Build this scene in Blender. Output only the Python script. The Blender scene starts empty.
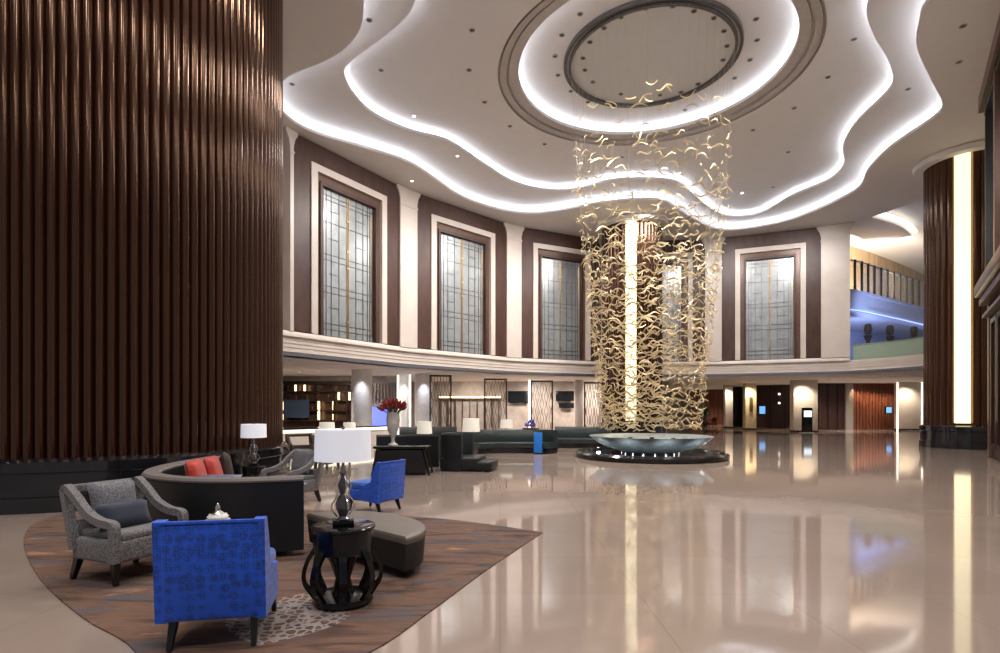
import bpy, bmesh, math, random
from mathutils import Vector, Matrix, noise
PI = math.pi
rnd = random.Random(7)
C = bpy.context.scene.collection
FPX, YH, EYE = 555.0, 409.0, 1.6          # focal length in pixels, horizon row, eye height

def fl(px, py, z=0.0):                      # point of the plane at height z seen at that pixel
    Y = (EYE - z) * FPX / (py - YH)
    return Vector(((px - 500) / FPX * Y, Y, z))
def at(px, Y):                              # x of a thing at depth Y
    return (px - 500) / FPX * Y
def zz(py, Y):                              # height of a thing at depth Y
    return EYE - (py - YH) * Y / FPX

# ------------------------------------------------------------------ materials
def lin(c):
    return tuple((v / 12.92 if v <= .04045 else ((v + .055) / 1.055) ** 2.4) for v in c)
MATS = {}
def mat(name, col, rough=.5, metal=0., vary=.06, scale=6., emit=None, estr=0., bump=0., coat=0., alpha=1., trans=0., spec=.5, stretch=(1, 1, 1), sheen=0.):
    if name in MATS: return MATS[name]
    m = bpy.data.materials.new(name); m.use_nodes = True
    nt = m.node_tree; b = nt.nodes['Principled BSDF']
    tc = nt.nodes.new('ShaderNodeTexCoord'); mp = nt.nodes.new('ShaderNodeMapping')
    mp.inputs['Scale'].default_value = stretch
    nz = nt.nodes.new('ShaderNodeTexNoise'); nz.inputs['Scale'].default_value = scale; nz.inputs['Detail'].default_value = 4
    nt.links.new(tc.outputs['Object'], mp.inputs['Vector']); nt.links.new(mp.outputs['Vector'], nz.inputs['Vector'])
    rp = nt.nodes.new('ShaderNodeValToRGB')
    c = col
    rp.color_ramp.elements[0].position = .3; rp.color_ramp.elements[1].position = .7
    rp.color_ramp.elements[0].color = tuple(max(0, v * (1 - vary)) for v in c) + (1,)
    rp.color_ramp.elements[1].color = tuple(min(1, v * (1 + vary)) for v in c) + (1,)
    nt.links.new(nz.outputs['Fac'], rp.inputs['Fac']); nt.links.new(rp.outputs['Color'], b.inputs['Base Color'])
    b.inputs['Roughness'].default_value = rough; b.inputs['Metallic'].default_value = metal
    b.inputs['Specular IOR Level'].default_value = spec
    if coat: b.inputs['Coat Weight'].default_value = coat; b.inputs['Coat Roughness'].default_value = .08
    if sheen: b.inputs['Sheen Weight'].default_value = sheen
    if trans: b.inputs['Transmission Weight'].default_value = trans
    if alpha < 1: b.inputs['Alpha'].default_value = alpha
    if emit:
        b.inputs['Emission Color'].default_value = tuple(emit) + (1,); b.inputs['Emission Strength'].default_value = estr
    if bump:
        bp = nt.nodes.new('ShaderNodeBump'); bp.inputs['Strength'].default_value = bump; bp.inputs['Distance'].default_value = .02
        nt.links.new(nz.outputs['Fac'], bp.inputs['Height']); nt.links.new(bp.outputs['Normal'], b.inputs['Normal'])
    m['_b'] = 1
    MATS[name] = m
    return m
def N(m, t): return m.node_tree.nodes.new(t)
def L(m, a, b): m.node_tree.links.new(a, b)
def P(m): return m.node_tree.nodes['Principled BSDF']

CREAM = mat('cream_marble', (.60, .53, .48), .35, vary=.05, scale=1.2)
PLASTER = mat('white_plaster', (.74, .71, .69), .85, vary=.015, scale=2)
PLASTER_IN = mat('plate_plaster', (.66, .67, .68), .8, vary=.02, scale=2)
GROOVE = mat('grey_metal_band', (.22, .22, .25), .3, .6)
TAUPE = mat('taupe_ring_paint', (.50, .46, .43), .6)
WOOD = mat('dark_rosewood', (.022, .007, .004), .15, 0, vary=.2, scale=3, stretch=(3, 3, .2), spec=1.)
WOOD.node_tree.nodes['Principled BSDF'].inputs['Specular Tint'].default_value = (1., .62, .42, 1)
VENEER = mat('rosewood_veneer', (.060, .027, .020), .42, vary=.25, scale=4, stretch=(1, 1, .3))
BRONZE = mat('bronze_wood_frame', (.125, .07, .052), .32, .2, vary=.15)
BLACKM = mat('black_marble', (.010, .010, .013), .09, vary=.5, scale=3, coat=.4)
BLACKG = mat('black_lacquer', (.005, .005, .006), .12, coat=.05, spec=.3)
BLACKW = mat('black_stained_wood', (.010, .007, .006), .3)
STEEL = mat('dark_brushed_steel', (.46, .52, .54), .3, .75, vary=.2, scale=5)
BASIN = mat('black_pool_stone', (.008, .009, .010), .12)
BRASS = mat('brass', (.62, .42, .2), .3, 1.)
LEAD = mat('came_metal', (.10, .10, .10), .35, .8)
GOLD = mat('gold_leaf', (.80, .66, .42), .36, .55, vary=.22, scale=1.5)
WIRE = mat('thin_steel_wire', (.5, .45, .36), .4, .8)
PANE = mat('silvered_art_glass', (.42, .45, .46), .27, .55, vary=.12, scale=2.5, bump=.12)
CLEAR = mat('balustrade_glass', (.62, .74, .72), .05, alpha=.25, vary=.02)
PGLASS = mat('portal_glass', (.35, .36, .37), .08, .5)
GREY = mat('grey_tweed', (.17, .16, .165), .9, vary=.75, scale=75, bump=.5, sheen=.2)
GREYP = mat('grey_slub_pillow', (.17, .17, .19), .9, vary=.6, scale=70, bump=.3)
NAVY = mat('navy_velvet', (.012, .017, .045), .7, vary=.2, sheen=.3)
CHAR = mat('charcoal_leather', (.009, .0095, .012), .45, vary=.15, scale=30, bump=.1)
RIM = mat('taupe_piping', (.17, .145, .14), .6, vary=.1)
TAUPEL = mat('taupe_leather', (.15, .125, .108), .5, vary=.08, scale=12, bump=.05)
RED = mat('red_velvet', (.48, .035, .025), .7, vary=.25, scale=14, sheen=.2)
BLUEGREY = mat('blue_grey_satin', (.13, .14, .2), .5, vary=.25, scale=14)
BROWNP = mat('brown_suede', (.06, .04, .036), .85)
TEAL = mat('dark_teal_leather', (.018, .030, .031), .3, vary=.2, scale=8)
BLUE = mat('royal_blue_cloth', (.012, .07, .40), .75, sheen=.3)
BLUEP = mat('blue_lit_panel', (.01, .2, .75), .5)  # blue light on the sofa end, put into the panel colour
SHADE = mat('white_linen_shade', (.78, .78, .80), .9, vary=.02, scale=60, emit=(.86, .88, 1.), estr=.32)
CRYSTAL = mat('smoky_crystal', (.10, .09, .09), .05, .3, coat=.5)
PORC = mat('white_porcelain', (.8, .78, .74), .2)
SILVER = mat('polished_silver', (.75, .75, .75), .15, 1.)
URN = mat('pale_stone_urn', (.50, .48, .45), .5, vary=.12, scale=12)
PETAL = mat('dark_red_petals', (.22, .013, .013), .6)
STALK = mat('green_stalk', (.05, .09, .03), .6)
VIOLET = mat('violet_petals', (.12, .12, .5), .6)
LATT = mat('antique_bronze', (.16, .115, .09), .3, .7)
GLOWC = mat('cove_lamp_white', (1, 1, 1), .5, emit=(.78, .86, 1.), estr=10.5)
GLOWR = mat('ring_cove_lamp', (1, 1, 1), .5, emit=(.78, .86, 1.), estr=10.5)
STRIP = mat('column_lamp_panel', (.9, .85, .6), .4, emit=(1., .90, .55), estr=1.15)
WARM = mat('warm_shelf_lamp', (1, .9, .7), .5, emit=(1., .74, .38), estr=3.2)
BARL = mat('bar_edge_lamp', (1, .95, .85), .5, emit=(1., .88, .66), estr=1.5)
LEDW = mat('white_edge_lamp', (1, 1, 1), .5, emit=(1., .93, .8), estr=1.6)
BLUEL = mat('blue_edge_lamp', (.2, .3, 1), .5, emit=(.3, .42, 1.), estr=1.6)
SCREENB = mat('lit_blue_screen', (.1, .3, .6), .3, emit=(.16, .42, .85), estr=1.0)
SCREENW = mat('lit_white_screen', (.8, .9, 1), .3, emit=(.75, .88, 1.), estr=1.2)
TV = mat('dark_screen', (.008, .010, .014), .12)
LITL = mat('lit_downlight', (1, 1, 1), .5, emit=(1, .96, .9), estr=14)
CANR = mat('downlight_trim', (.35, .33, .32), .4, .4)
CAND = mat('downlight_well', (.03, .03, .03), .4)
DKWALL = mat('dark_wood_wall', (.035, .014, .011), .3, vary=.3, scale=3, stretch=(4, 4, .3))
REDWOOD = mat('red_brown_slats', (.17, .055, .03), .35, vary=.25, scale=3, stretch=(4, 4, .3))
BLUEWALL = mat('blue_lit_plaster', (.30, .34, .46), .8)
LOUNGE = mat('lounge_wall_bronze', (.40, .35, .32), .4, vary=.2, scale=2)
GREENP = mat('leaf_green', (.03, .09, .03), .6)
BOTTLE = mat('amber_bottle', (.14, .05, .015), .1, vary=.6, scale=9)
BEADS = mat('beaded_ring', (.13, .12, .115), .3, .4, vary=.8, scale=40)

# polished floor: large stone tiles, fine veins
FLOOR = mat('polished_beige_marble', (.37, .292, .25), .06, vary=.07, scale=.7, coat=0)
def floor_nodes():
    m = FLOOR; b = P(m)
    tc = N(m, 'ShaderNodeTexCoord'); br = N(m, 'ShaderNodeTexBrick'); br.offset = 0
    br.inputs['Scale'].default_value = 1.; br.inputs['Brick Width'].default_value = 1.2; br.inputs['Row Height'].default_value = 1.2
    br.inputs['Mortar Size'].default_value = .006; br.inputs['Color1'].default_value = (1, 1, 1, 1); br.inputs['Color2'].default_value = (.93, .92, .91, 1)
    br.inputs['Mortar'].default_value = (.86, .84, .82, 1)
    L(m, tc.outputs['Object'], br.inputs['Vector'])
    old = b.inputs['Base Color'].links[0].from_socket
    mx = N(m, 'ShaderNodeMix'); mx.data_type = 'RGBA'; mx.blend_type = 'MULTIPLY'; mx.inputs['Factor'].default_value = 1
    L(m, old, mx.inputs['A']); L(m, br.outputs['Color'], mx.inputs['B']); L(m, mx.outputs['Result'], b.inputs['Base Color'])
    b.inputs['Specular IOR Level'].default_value = .75
floor_nodes()

# blue cloth: dark damask motifs
def blue_nodes():
    m = BLUE; b = P(m); tc = N(m, 'ShaderNodeTexCoord')
    vo = N(m, 'ShaderNodeTexVoronoi'); vo.inputs['Scale'].default_value = 15; vo.inputs['Randomness'].default_value = .45
    v2 = N(m, 'ShaderNodeTexVoronoi'); v2.inputs['Scale'].default_value = 55; v2.inputs['Randomness'].default_value = .5
    L(m, tc.outputs['Object'], vo.inputs['Vector']); L(m, tc.outputs['Object'], v2.inputs['Vector'])
    r1 = N(m, 'ShaderNodeValToRGB'); r1.color_ramp.elements[0].position = .38; r1.color_ramp.elements[1].position = .62
    r1.color_ramp.elements[0].color = (1, 1, 1, 1); r1.color_ramp.elements[1].color = (0, 0, 0, 1)
    r2 = N(m, 'ShaderNodeValToRGB'); r2.color_ramp.elements[0].position = .25; r2.color_ramp.elements[1].position = .6
    L(m, vo.outputs['Distance'], r1.inputs['Fac']); L(m, v2.outputs['Distance'], r2.inputs['Fac'])
    mul = N(m, 'ShaderNodeMath'); mul.operation = 'MULTIPLY'; L(m, r1.outputs['Color'], mul.inputs[0]); L(m, r2.outputs['Color'], mul.inputs[1])
    mx = N(m, 'ShaderNodeMix'); mx.data_type = 'RGBA'
    mx.inputs['A'].default_value = (.006, .10, .72, 1); mx.inputs['B'].default_value = (.004, .05, .33, 1)
    L(m, mul.outputs[0], mx.inputs['Factor']); L(m, mx.outputs['Result'], b.inputs['Base Color'])
blue_nodes()

# rug: stretched wood-grain browns with slate-blue streaks and a pale lace medallion
RUG = mat('grain_patterned_carpet', (.2, .1, .06), .95, vary=.2)
def rug_nodes():
    m = RUG; b = P(m); tc = N(m, 'ShaderNodeTexCoord')
    mp = N(m, 'ShaderNodeMapping'); mp.inputs['Rotation'].default_value = (0, 0, math.radians(-8)); mp.inputs['Scale'].default_value = (.45, 2.3, 1)
    L(m, tc.outputs['Object'], mp.inputs['Vector'])
    n1 = N(m, 'ShaderNodeTexNoise'); n1.inputs['Scale'].default_value = 2.2; n1.inputs['Detail'].default_value = 7; n1.inputs['Roughness'].default_value = .62; n1.inputs['Distortion'].default_value = .7
    L(m, mp.outputs['Vector'], n1.inputs['Vector'])
    r = N(m, 'ShaderNodeValToRGB'); cr = r.color_ramp
    cr.elements[0].position = .33; cr.elements[0].color = (.03, .022, .022, 1)
    cr.elements[1].position = .68; cr.elements[1].color = (.40, .20, .11, 1)
    e = cr.elements.new(.42); e.color = (.085, .05, .038, 1)
    e = cr.elements.new(.52); e.color = (.18, .095, .062, 1)
    e = cr.elements.new(.60); e.color = (.12, .078, .06, 1)
    L(m, n1.outputs['Fac'], r.inputs['Fac'])
    n2 = N(m, 'ShaderNodeTexNoise'); n2.inputs['Scale'].default_value = 1.5; n2.inputs['Detail'].default_value = 5
    mp2 = N(m, 'ShaderNodeMapping'); mp2.inputs['Location'].default_value = (3.1, 7.7, 0); mp2.inputs['Scale'].default_value = (.8, 3., 1)
    L(m, tc.outputs['Object'], mp2.inputs['Vector']); L(m, mp2.outputs['Vector'], n2.inputs['Vector'])
    r2 = N(m, 'ShaderNodeValToRGB'); r2.color_ramp.elements[0].position = .52; r2.color_ramp.elements[1].position = .62
    L(m, n2.outputs['Fac'], r2.inputs['Fac'])
    mx = N(m, 'ShaderNodeMix'); mx.data_type = 'RGBA'; mx.inputs['B'].default_value = (.075, .085, .115, 1)
    bl = N(m, 'ShaderNodeMath'); bl.operation = 'MULTIPLY'; bl.inputs[1].default_value = .6; L(m, r2.outputs['Color'], bl.inputs[0])
    L(m, bl.outputs[0], mx.inputs['Factor']); L(m, r.outputs['Color'], mx.inputs['A'])
    # medallion: lens-shaped patch of lace
    mp3 = N(m, 'ShaderNodeMapping'); mp3.inputs['Location'].default_value = (1.62, -4.28, 0); L(m, tc.outputs['Object'], mp3.inputs['Vector'])
    sp = N(m, 'ShaderNodeSeparateXYZ'); L(m, mp3.outputs['Vector'], sp.inputs[0])
    ax = N(m, 'ShaderNodeMath'); ax.operation = 'MULTIPLY'; ax.inputs[1].default_value = 1 / .46; L(m, sp.outputs['X'], ax.inputs[0])
    ay = N(m, 'ShaderNodeMath'); ay.operation = 'MULTIPLY'; ay.inputs[1].default_value = 1 / .55; L(m, sp.outputs['Y'], ay.inputs[0])
    aax = N(m, 'ShaderNodeMath'); aax.operation = 'ABSOLUTE'; L(m, ax.outputs[0], aax.inputs[0])
    y2 = N(m, 'ShaderNodeMath'); y2.operation = 'MULTIPLY'; L(m, ay.outputs[0], y2.inputs[0]); L(m, ay.outputs[0], y2.inputs[1])
    sm = N(m, 'ShaderNodeMath'); sm.operation = 'ADD'; L(m, aax.outputs[0], sm.inputs[0]); L(m, y2.outputs[0], sm.inputs[1])
    ins = N(m, 'ShaderNodeMath'); ins.operation = 'LESS_THAN'; ins.inputs[1].default_value = 1.; L(m, sm.outputs[0], ins.inputs[0])
    vo = N(m, 'ShaderNodeTexVoronoi'); vo.feature = 'DISTANCE_TO_EDGE'; vo.inputs['Scale'].default_value = 15; vo.inputs['Randomness'].default_value = .8
    L(m, tc.outputs['Object'], vo.inputs['Vector'])
    lt = N(m, 'ShaderNodeMath'); lt.operation = 'LESS_THAN'; lt.inputs[1].default_value = .13; L(m, vo.outputs['Distance'], lt.inputs[0])
    mm = N(m, 'ShaderNodeMath'); mm.operation = 'MULTIPLY'; L(m, ins.outputs[0], mm.inputs[0]); L(m, lt.outputs[0], mm.inputs[1])
    m3 = N(m, 'ShaderNodeMath'); m3.operation = 'MULTIPLY'; m3.inputs[1].default_value = .8; L(m, mm.outputs[0], m3.inputs[0])
    mx2 = N(m, 'ShaderNodeMix'); mx2.data_type = 'RGBA'; mx2.inputs['B'].default_value = (.36, .31, .29, 1)
    L(m, m3.outputs[0], mx2.inputs['Factor']); L(m, mx.outputs['Result'], mx2.inputs['A']); L(m, mx2.outputs['Result'], b.inputs['Base Color'])
rug_nodes()

# ------------------------------------------------------------------ mesh builder
class MB:
    def __init__(s): s.bm = bmesh.new()
    def _tf(s, vs, M):
        if M is not None: bmesh.ops.transform(s.bm, matrix=M, verts=vs)
    def box(s, c, d, bev=0, seg=2, M=None, rz=0):
        r = bmesh.ops.create_cube(s.bm, size=1.0); vs = r['verts']
        T = Matrix.Translation(Vector(c)) @ Matrix.Rotation(rz, 4, 'Z') @ Matrix.Diagonal((d[0], d[1], d[2], 1))
        bmesh.ops.transform(s.bm, matrix=T, verts=vs)
        if bev:
            es = list({e for v in vs for e in v.link_edges})
            r = bmesh.ops.bevel(s.bm, geom=es, offset=bev, segments=seg, profile=.5, affect='EDGES')
            vs = list({v for f in r['faces'] for v in f.verts} | {v for v in vs if v.is_valid})
        s._tf(vs, M); return s
    def prism(s, poly, a, b, M=None):           # polygon in XY extruded from z=a to z=b
        lo = [s.bm.verts.new((x, y, a)) for x, y in poly]; hi = [s.bm.verts.new((x, y, b)) for x, y in poly]
        n = len(poly)
        s.bm.faces.new(lo[::-1]); s.bm.faces.new(hi)
        for i in range(n): s.bm.faces.new((lo[i], lo[(i + 1) % n], hi[(i + 1) % n], hi[i]))
        s._tf(lo + hi, M); return s
    def ring(s, outer, inner, a, b, M=None):    # frame between two rectangles (x0,y0,x1,y1)
        R = lambda q: [(q[0], q[1]), (q[2], q[1]), (q[2], q[3]), (q[0], q[3])]
        vs = []; grid = []
        for poly, z in ((R(outer), a), (R(outer), b), (R(inner), b), (R(inner), a)):
            row = [s.bm.verts.new((x, y, z)) for x, y in poly]; grid.append(row); vs += row
        for k in range(4):
            A, B = grid[k], grid[(k + 1) % 4]
            for i in range(4): s.bm.faces.new((A[i], A[(i + 1) % 4], B[(i + 1) % 4], B[i]))
        s._tf(vs, M); return s
    def lathe(s, prof, n=24, c=(0, 0, 0), M=None, a0=0, a1=2 * PI):
        full = abs(a1 - a0 - 2 * PI) < 1e-6; k = n if full else n + 1; rows = []; vs = []
        for r, z in prof:
            if r < 1e-6:
                v = s.bm.verts.new((c[0], c[1], c[2] + z)); rows.append([v] * k); vs.append(v)
            else:
                row = [s.bm.verts.new((c[0] + r * math.cos(a0 + (a1 - a0) * i / n), c[1] + r * math.sin(a0 + (a1 - a0) * i / n), c[2] + z)) for i in range(k)]
                rows.append(row); vs += row
        for A, B in zip(rows, rows[1:]):
            for i in range(n):
                j = (i + 1) % k
                q = []
                for v in (A[i], A[j], B[j], B[i]):
                    if v not in q: q.append(v)
                if len(q) > 2: s.bm.faces.new(q)
        s._tf(vs, M); return s
    def tube(s, pts, r, n=8, M=None, flat=None, closed=False, up=None):  # flat=(w,h): rectangular section
        pts = [Vector(p) for p in pts]; m = len(pts); rows = []; vs = []
        pu = None
        for i, p in enumerate(pts):
            a = pts[(i - 1) % m] if (closed or i > 0) else p; b = pts[(i + 1) % m] if (closed or i < m - 1) else p
            t = (b - a).normalized()
            if up is not None: u = Vector(up); u = (u - t * u.dot(t))
            elif pu is None: u = t.orthogonal()
            else: u = pu - t * pu.dot(t)
            if u.length < 1e-5: u = t.orthogonal()
            u.normalize(); pu = u; w = t.cross(u)
            rr = r[i] if isinstance(r, (list, tuple)) else r
            if flat:
                fw, fh = flat; sc = rr
                sec = [(-fw / 2 * sc, -fh / 2 * sc), (fw / 2 * sc, -fh / 2 * sc), (fw / 2 * sc, fh / 2 * sc), (-fw / 2 * sc, fh / 2 * sc)]
            else: sec = [(rr * math.cos(2 * PI * k / n), rr * math.sin(2 * PI * k / n)) for k in range(n)]
            row = [s.bm.verts.new(p + w * x + u * y) for x, y in sec]; rows.append(row); vs += row
        k = len(rows[0])
        for i in range(m if closed else m - 1):
            A, B = rows[i], rows[(i + 1) % m]
            for j in range(k): s.bm.faces.new((A[j], A[(j + 1) % k], B[(j + 1) % k], B[j]))
        if not closed: s.bm.faces.new(rows[0][::-1]); s.bm.faces.new(rows[-1])
        s._tf(vs, M); return s
    def sweep(s, path, prof, closed=False):     # plan path, profile (offset to the right of travel, z)
        m = len(path); rows = []
        for i in range(m):
            a = path[(i - 1) % m] if (closed or i > 0) else path[i]; b = path[(i + 1) % m] if (closed or i < m - 1) else path[i]
            dx, dy = b[0] - a[0], b[1] - a[1]; l = math.hypot(dx, dy); nx, ny = dy / l, -dx / l
            rows.append([s.bm.verts.new((path[i][0] + nx * o, path[i][1] + ny * o, z)) for o, z in prof])
        k = len(prof)
        for i in range(m if closed else m - 1):
            A, B = rows[i], rows[(i + 1) % m]
            for j in range(k): s.bm.faces.new((A[j], A[(j + 1) % k], B[(j + 1) % k], B[j]))
        if not closed: s.bm.faces.new(rows[0][::-1]); s.bm.faces.new(rows[-1])
        return s
    def cushion(s, w, h, t, M=None, n=10):
        vs = []; f = []; b = []
        for side, store in ((1, f), (-1, b)):
            for i in range(n + 1):
                row = []
                for j in range(n + 1):
                    u, v = 2 * i / n - 1, 2 * j / n - 1
                    d = t / 2 * ((1 - u ** 4) * (1 - v ** 4)) ** .5
                    pin = 1 - .07 * (u * u * (1 - v * v) + 0) ; pin2 = 1 - .07 * (v * v * (1 - u * u))
                    if side < 0 and (i in (0, n) or j in (0, n)): row.append(f[i][j]); continue
                    q = s.bm.verts.new((u * w / 2 * (1 - .06 * (1 - v * v) * abs(u) ** 3), side * d, v * h / 2 * (1 - .06 * (1 - u * u) * abs(v) ** 3))); row.append(q); vs.append(q)
                store.append(row)
        for i in range(n):
            for j in range(n):
                s.bm.faces.new((f[i][j], f[i + 1][j], f[i + 1][j + 1], f[i][j + 1]))
                s.bm.faces.new((b[i][j], b[i][j + 1], b[i + 1][j + 1], b[i + 1][j]))
        s._tf(vs, M); return s
    def build(s, name, m, parent=None, ang=35, loc=None):
        bmesh.ops.recalc_face_normals(s.bm, faces=s.bm.faces)
        me = bpy.data.meshes.new(name); s.bm.to_mesh(me); s.bm.free()
        for p in me.polygons: p.use_smooth = True
        try: me.set_sharp_from_angle(angle=math.radians(ang))
        except Exception: pass
        me.materials.append(m)
        o = bpy.data.objects.new(name, me); C.objects.link(o)
        if parent is not None: o.parent = parent
        if loc is not None: o.location = loc
        return o

def tag(o, label, cat, group=None, kind=None):
    o['label'] = label; o['category'] = cat
    if group: o['group'] = group
    if kind: o['kind'] = kind
    return o
def struct(o): o['kind'] = 'structure'; return o
def thing(name, label, cat, loc=(0, 0, 0), rz=0, group=None, kind=None):
    o = bpy.data.objects.new(name, None); C.objects.link(o); o.location = loc; o.rotation_euler = (0, 0, rz)
    o.empty_display_size = .1
    return tag(o, label, cat, group, kind)
def dup(root, loc, rz=0, label=None, group=None, mats=None, sc=None):
    def cp(o, par):
        c = o.copy(); C.objects.link(c)
        if par is not None: c.parent = par
        if mats and c.type == 'MESH' and o.data.materials[0].name in mats:
            c.data = o.data.copy(); c.data.materials[0] = mats[o.data.materials[0].name]
        for ch in list(o.children): cp(ch, c)
        return c
    r = cp(root, None); r.location = loc; r.rotation_euler = (0, 0, rz)
    if label: r['label'] = label
    if group: r['group'] = group
    if sc: r.scale = (sc,) * 3
    return r
def loft(rows, name, m, parent=None, closed=True, ang=30):
    bm = bmesh.new(); V = [[bm.verts.new(p) for p in r] for r in rows]
    for A, B in zip(V, V[1:]):
        k = len(A)
        for i in range(k if closed else k - 1): bm.faces.new((A[i], A[(i + 1) % k], B[(i + 1) % k], B[i]))
    mb = MB(); mb.bm.free(); mb.bm = bm
    return mb.build(name, m, parent, ang)
def lamp(name, kind, loc, energy, col=(1, 1, 1), size=.3, spot=None, blend=.6, target=None, sy=None, parent=None):
    d = bpy.data.lights.new(name, kind); d.energy = energy; d.color = col
    if kind == 'AREA':
        d.size = size
        if sy: d.shape = 'RECTANGLE'; d.size_y = sy
    else: d.shadow_soft_size = size
    if kind == 'SPOT': d.spot_size = math.radians(spot or 90); d.spot_blend = blend
    o = bpy.data.objects.new(name, d); C.objects.link(o); o.location = loc
    if target is not None: o.rotation_euler = (Vector(target) - Vector(loc)).to_track_quat('-Z', 'Y').to_euler()
    return o

def catmull(pts, per=8, closed=False):
    out = []; n = len(pts)
    for i in range(n if closed else n - 1):
        p = [pts[(i + k) % n] if closed else pts[min(max(i + k, 0), n - 1)] for k in (-1, 0, 1, 2)]
        for j in range(per):
            t = j / per
            out.append(tuple(.5 * (2 * p[1][d] + (p[2][d] - p[0][d]) * t + (2 * p[0][d] - 5 * p[1][d] + 4 * p[2][d] - p[3][d]) * t * t + (3 * p[1][d] - p[0][d] - 3 * p[2][d] + p[3][d]) * t ** 3) for d in range(len(pts[0]))))
    if not closed: out.append(tuple(pts[-1]))
    return out

# ------------------------------------------------------------------ the room
Z_L, Z_S, Z_M, Z_T = 3.6, 12.0, 12.45, 12.78       # ledge, outer soffit, middle band, upper ceiling
CX, CY = 5.0, 18.5                               # centre of the dome, chandelier and pool
WALL = catmull([(-12.5, 12.5), (-9.5, 16.8), (-7.85, 20.6), (-4.3, 26.3), (.3, 31.0), (5.2, 33.75), (9.2, 34.5), (13, 33.8), (16.3, 32.7), (19.55, 31.0)], 12)
def wall_px(px):                                 # where the sight line of a column of the picture meets the wall
    k = (px - 500) / FPX
    for (x0, y0), (x1, y1) in zip(WALL, WALL[1:]):
        f0, f1 = x0 - k * y0, x1 - k * y1
        if f0 <= 0 <= f1:
            t = -f0 / (f1 - f0); return (x0 + (x1 - x0) * t, y0 + (y1 - y0) * t)
BAYS = [(292, 399), (416, 506), (520.5, 601), (619, 705), (721.5, 821)]
BAYP = [(wall_px(a), wall_px(b)) for a, b in BAYS]

# floor and shell
struct(MB().box((2, 32, -.05), (76, 76, .1)).build('floor', FLOOR))

# ceilings, drawn as rings about the centre of the dome
OUT = [(-3.46, 14.11), (-3.78, 15.11), (-4.52, 16.08), (-5.64, 16.83), (-6.67, 17.39), (-7.45, 18.5), (-7.6, 19.7), (-7.01, 20.91), (-5.42, 22.11), (-3.87, 23.37), (-2.94, 25.1), (-1.86, 27.23), (-.21, 28.86), (1.55, 29.6), (3.15, 29.15), (4.59, 28.29), (6.62, 27.62), (8.24, 27.88), (10.13, 29.91), (12.72, 32.25), (14.86, 31.71), (16.25, 30.06), (16.94, 26.48), (16.04, 24.25), (15.52, 22.03), (15.49, 19.77), (15.02, 18.86), (13.62, 17.54), (12.01, 15.99), (11.32, 14.99), (10.91, 14.11), (11.2, 12.6), (10.4, 10.4), (8.3, 9.2), (6.6, 9.9), (5., 10.3), (3.2, 9.7), (1.2, 8.6), (-1.2, 9.4), (-2.4, 11.2), (-3., 12.8)]
INN = [(-2.27, 14.79), (-2.64, 15.43), (-3.6, 16.39), (-4.61, 17.28), (-5.03, 17.9), (-5.07, 19.02), (-4.64, 20.44), (-3.48, 21.68), (-2.11, 22.49), (-.79, 24.49), (.43, 26.3), (1.62, 27.25), (2.99, 27.62), (4.12, 27.25), (5.19, 26.42), (6.61, 26.19), (8.41, 26.53), (9.93, 28.27), (11.67, 30.4), (13.05, 31.34), (14.46, 30.86), (14.87, 28.27), (15.6, 26.3), (15.25, 24.59), (14.25, 23.09), (13.53, 21.15), (13.27, 19.02), (12.86, 18.17), (11.95, 17.14), (10.78, 16.05), (9.83, 14.79), (9.9, 13.2), (9.2, 11.6), (7.6, 10.8), (6.2, 11.3), (5., 11.7), (3.6, 11.2), (1.8, 10.3), (-.3, 11), (-1.3, 12.4), (-1.9, 13.6)]
NT = 360
def radial(pts):
    q = catmull([(x, y) for x, y in pts], 10, True)
    s = sorted((math.atan2(y - CY, x - CX), math.hypot(x - CX, y - CY)) for x, y in q)
    s = [(s[-1][0] - 2 * PI, s[-1][1])] + s + [(s[0][0] + 2 * PI, s[0][1])]
    out = []; j = 0
    for i in range(NT):
        a = -PI + 2 * PI * (i + .5) / NT
        while s[j + 1][0] < a: j += 1
        (a0, r0), (a1, r1) = s[j], s[j + 1]
        out.append(r0 + (r1 - r0) * (a - a0) / max(a1 - a0, 1e-9))
    return [(out[i - 1] + 2 * out[i] + out[(i + 1) % NT]) / 4 for i in range(NT)]
RO, RI = radial(OUT), radial(INN)
ROOM = WALL[10:] + [(20.9, 27.2), (22.3, 25), (22.3, 20.5), (16.6, 18.9), (11.6, 11.2), (14.5, 9), (14.5, -4), (-14.5, -4), (-14.5, 11)]
def room_r(a):
    dx, dy = math.cos(a), math.sin(a); best = 60
    for (x0, y0), (x1, y1) in zip(ROOM, ROOM[1:] + ROOM[:1]):
        ex, ey = x1 - x0, y1 - y0; den = dx * ey - dy * ex
        if abs(den) < 1e-9: continue
        t = ((x0 - CX) * ey - (y0 - CY) * ex) / den; u = ((x0 - CX) * dy - (y0 - CY) * dx) / den
        if t > 0 and -1e-6 <= u <= 1 + 1e-6: best = min(best, t)
    return best
RR = [room_r(-PI + 2 * PI * (i + .5) / NT) + .25 for i in range(NT)]
def ringrow(r, z, d=0):
    return [(CX + (r[i] + d if isinstance(r, list) else r + d) * math.cos(-PI + 2 * PI * (i + .5) / NT), CY + (r[i] + d if isinstance(r, list) else r + d) * math.sin(-PI + 2 * PI * (i + .5) / NT), z) for i in range(NT)]
PO, PI2, PC = .75, .5, .55
cl = struct(loft([ringrow(RR, Z_S), ringrow(RO, Z_S), ringrow(RO, Z_S + .10), ringrow(RO, Z_S + .10, PO - .02), ringrow(RO, Z_M, PO),
      ringrow(RI, Z_M), ringrow(RI, Z_M + .10), ringrow(RI, Z_M + .10, PI2 - .02), ringrow(RI, Z_T, PI2),
      ringrow(5.08, Z_T)], 'ceiling', PLASTER))
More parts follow.
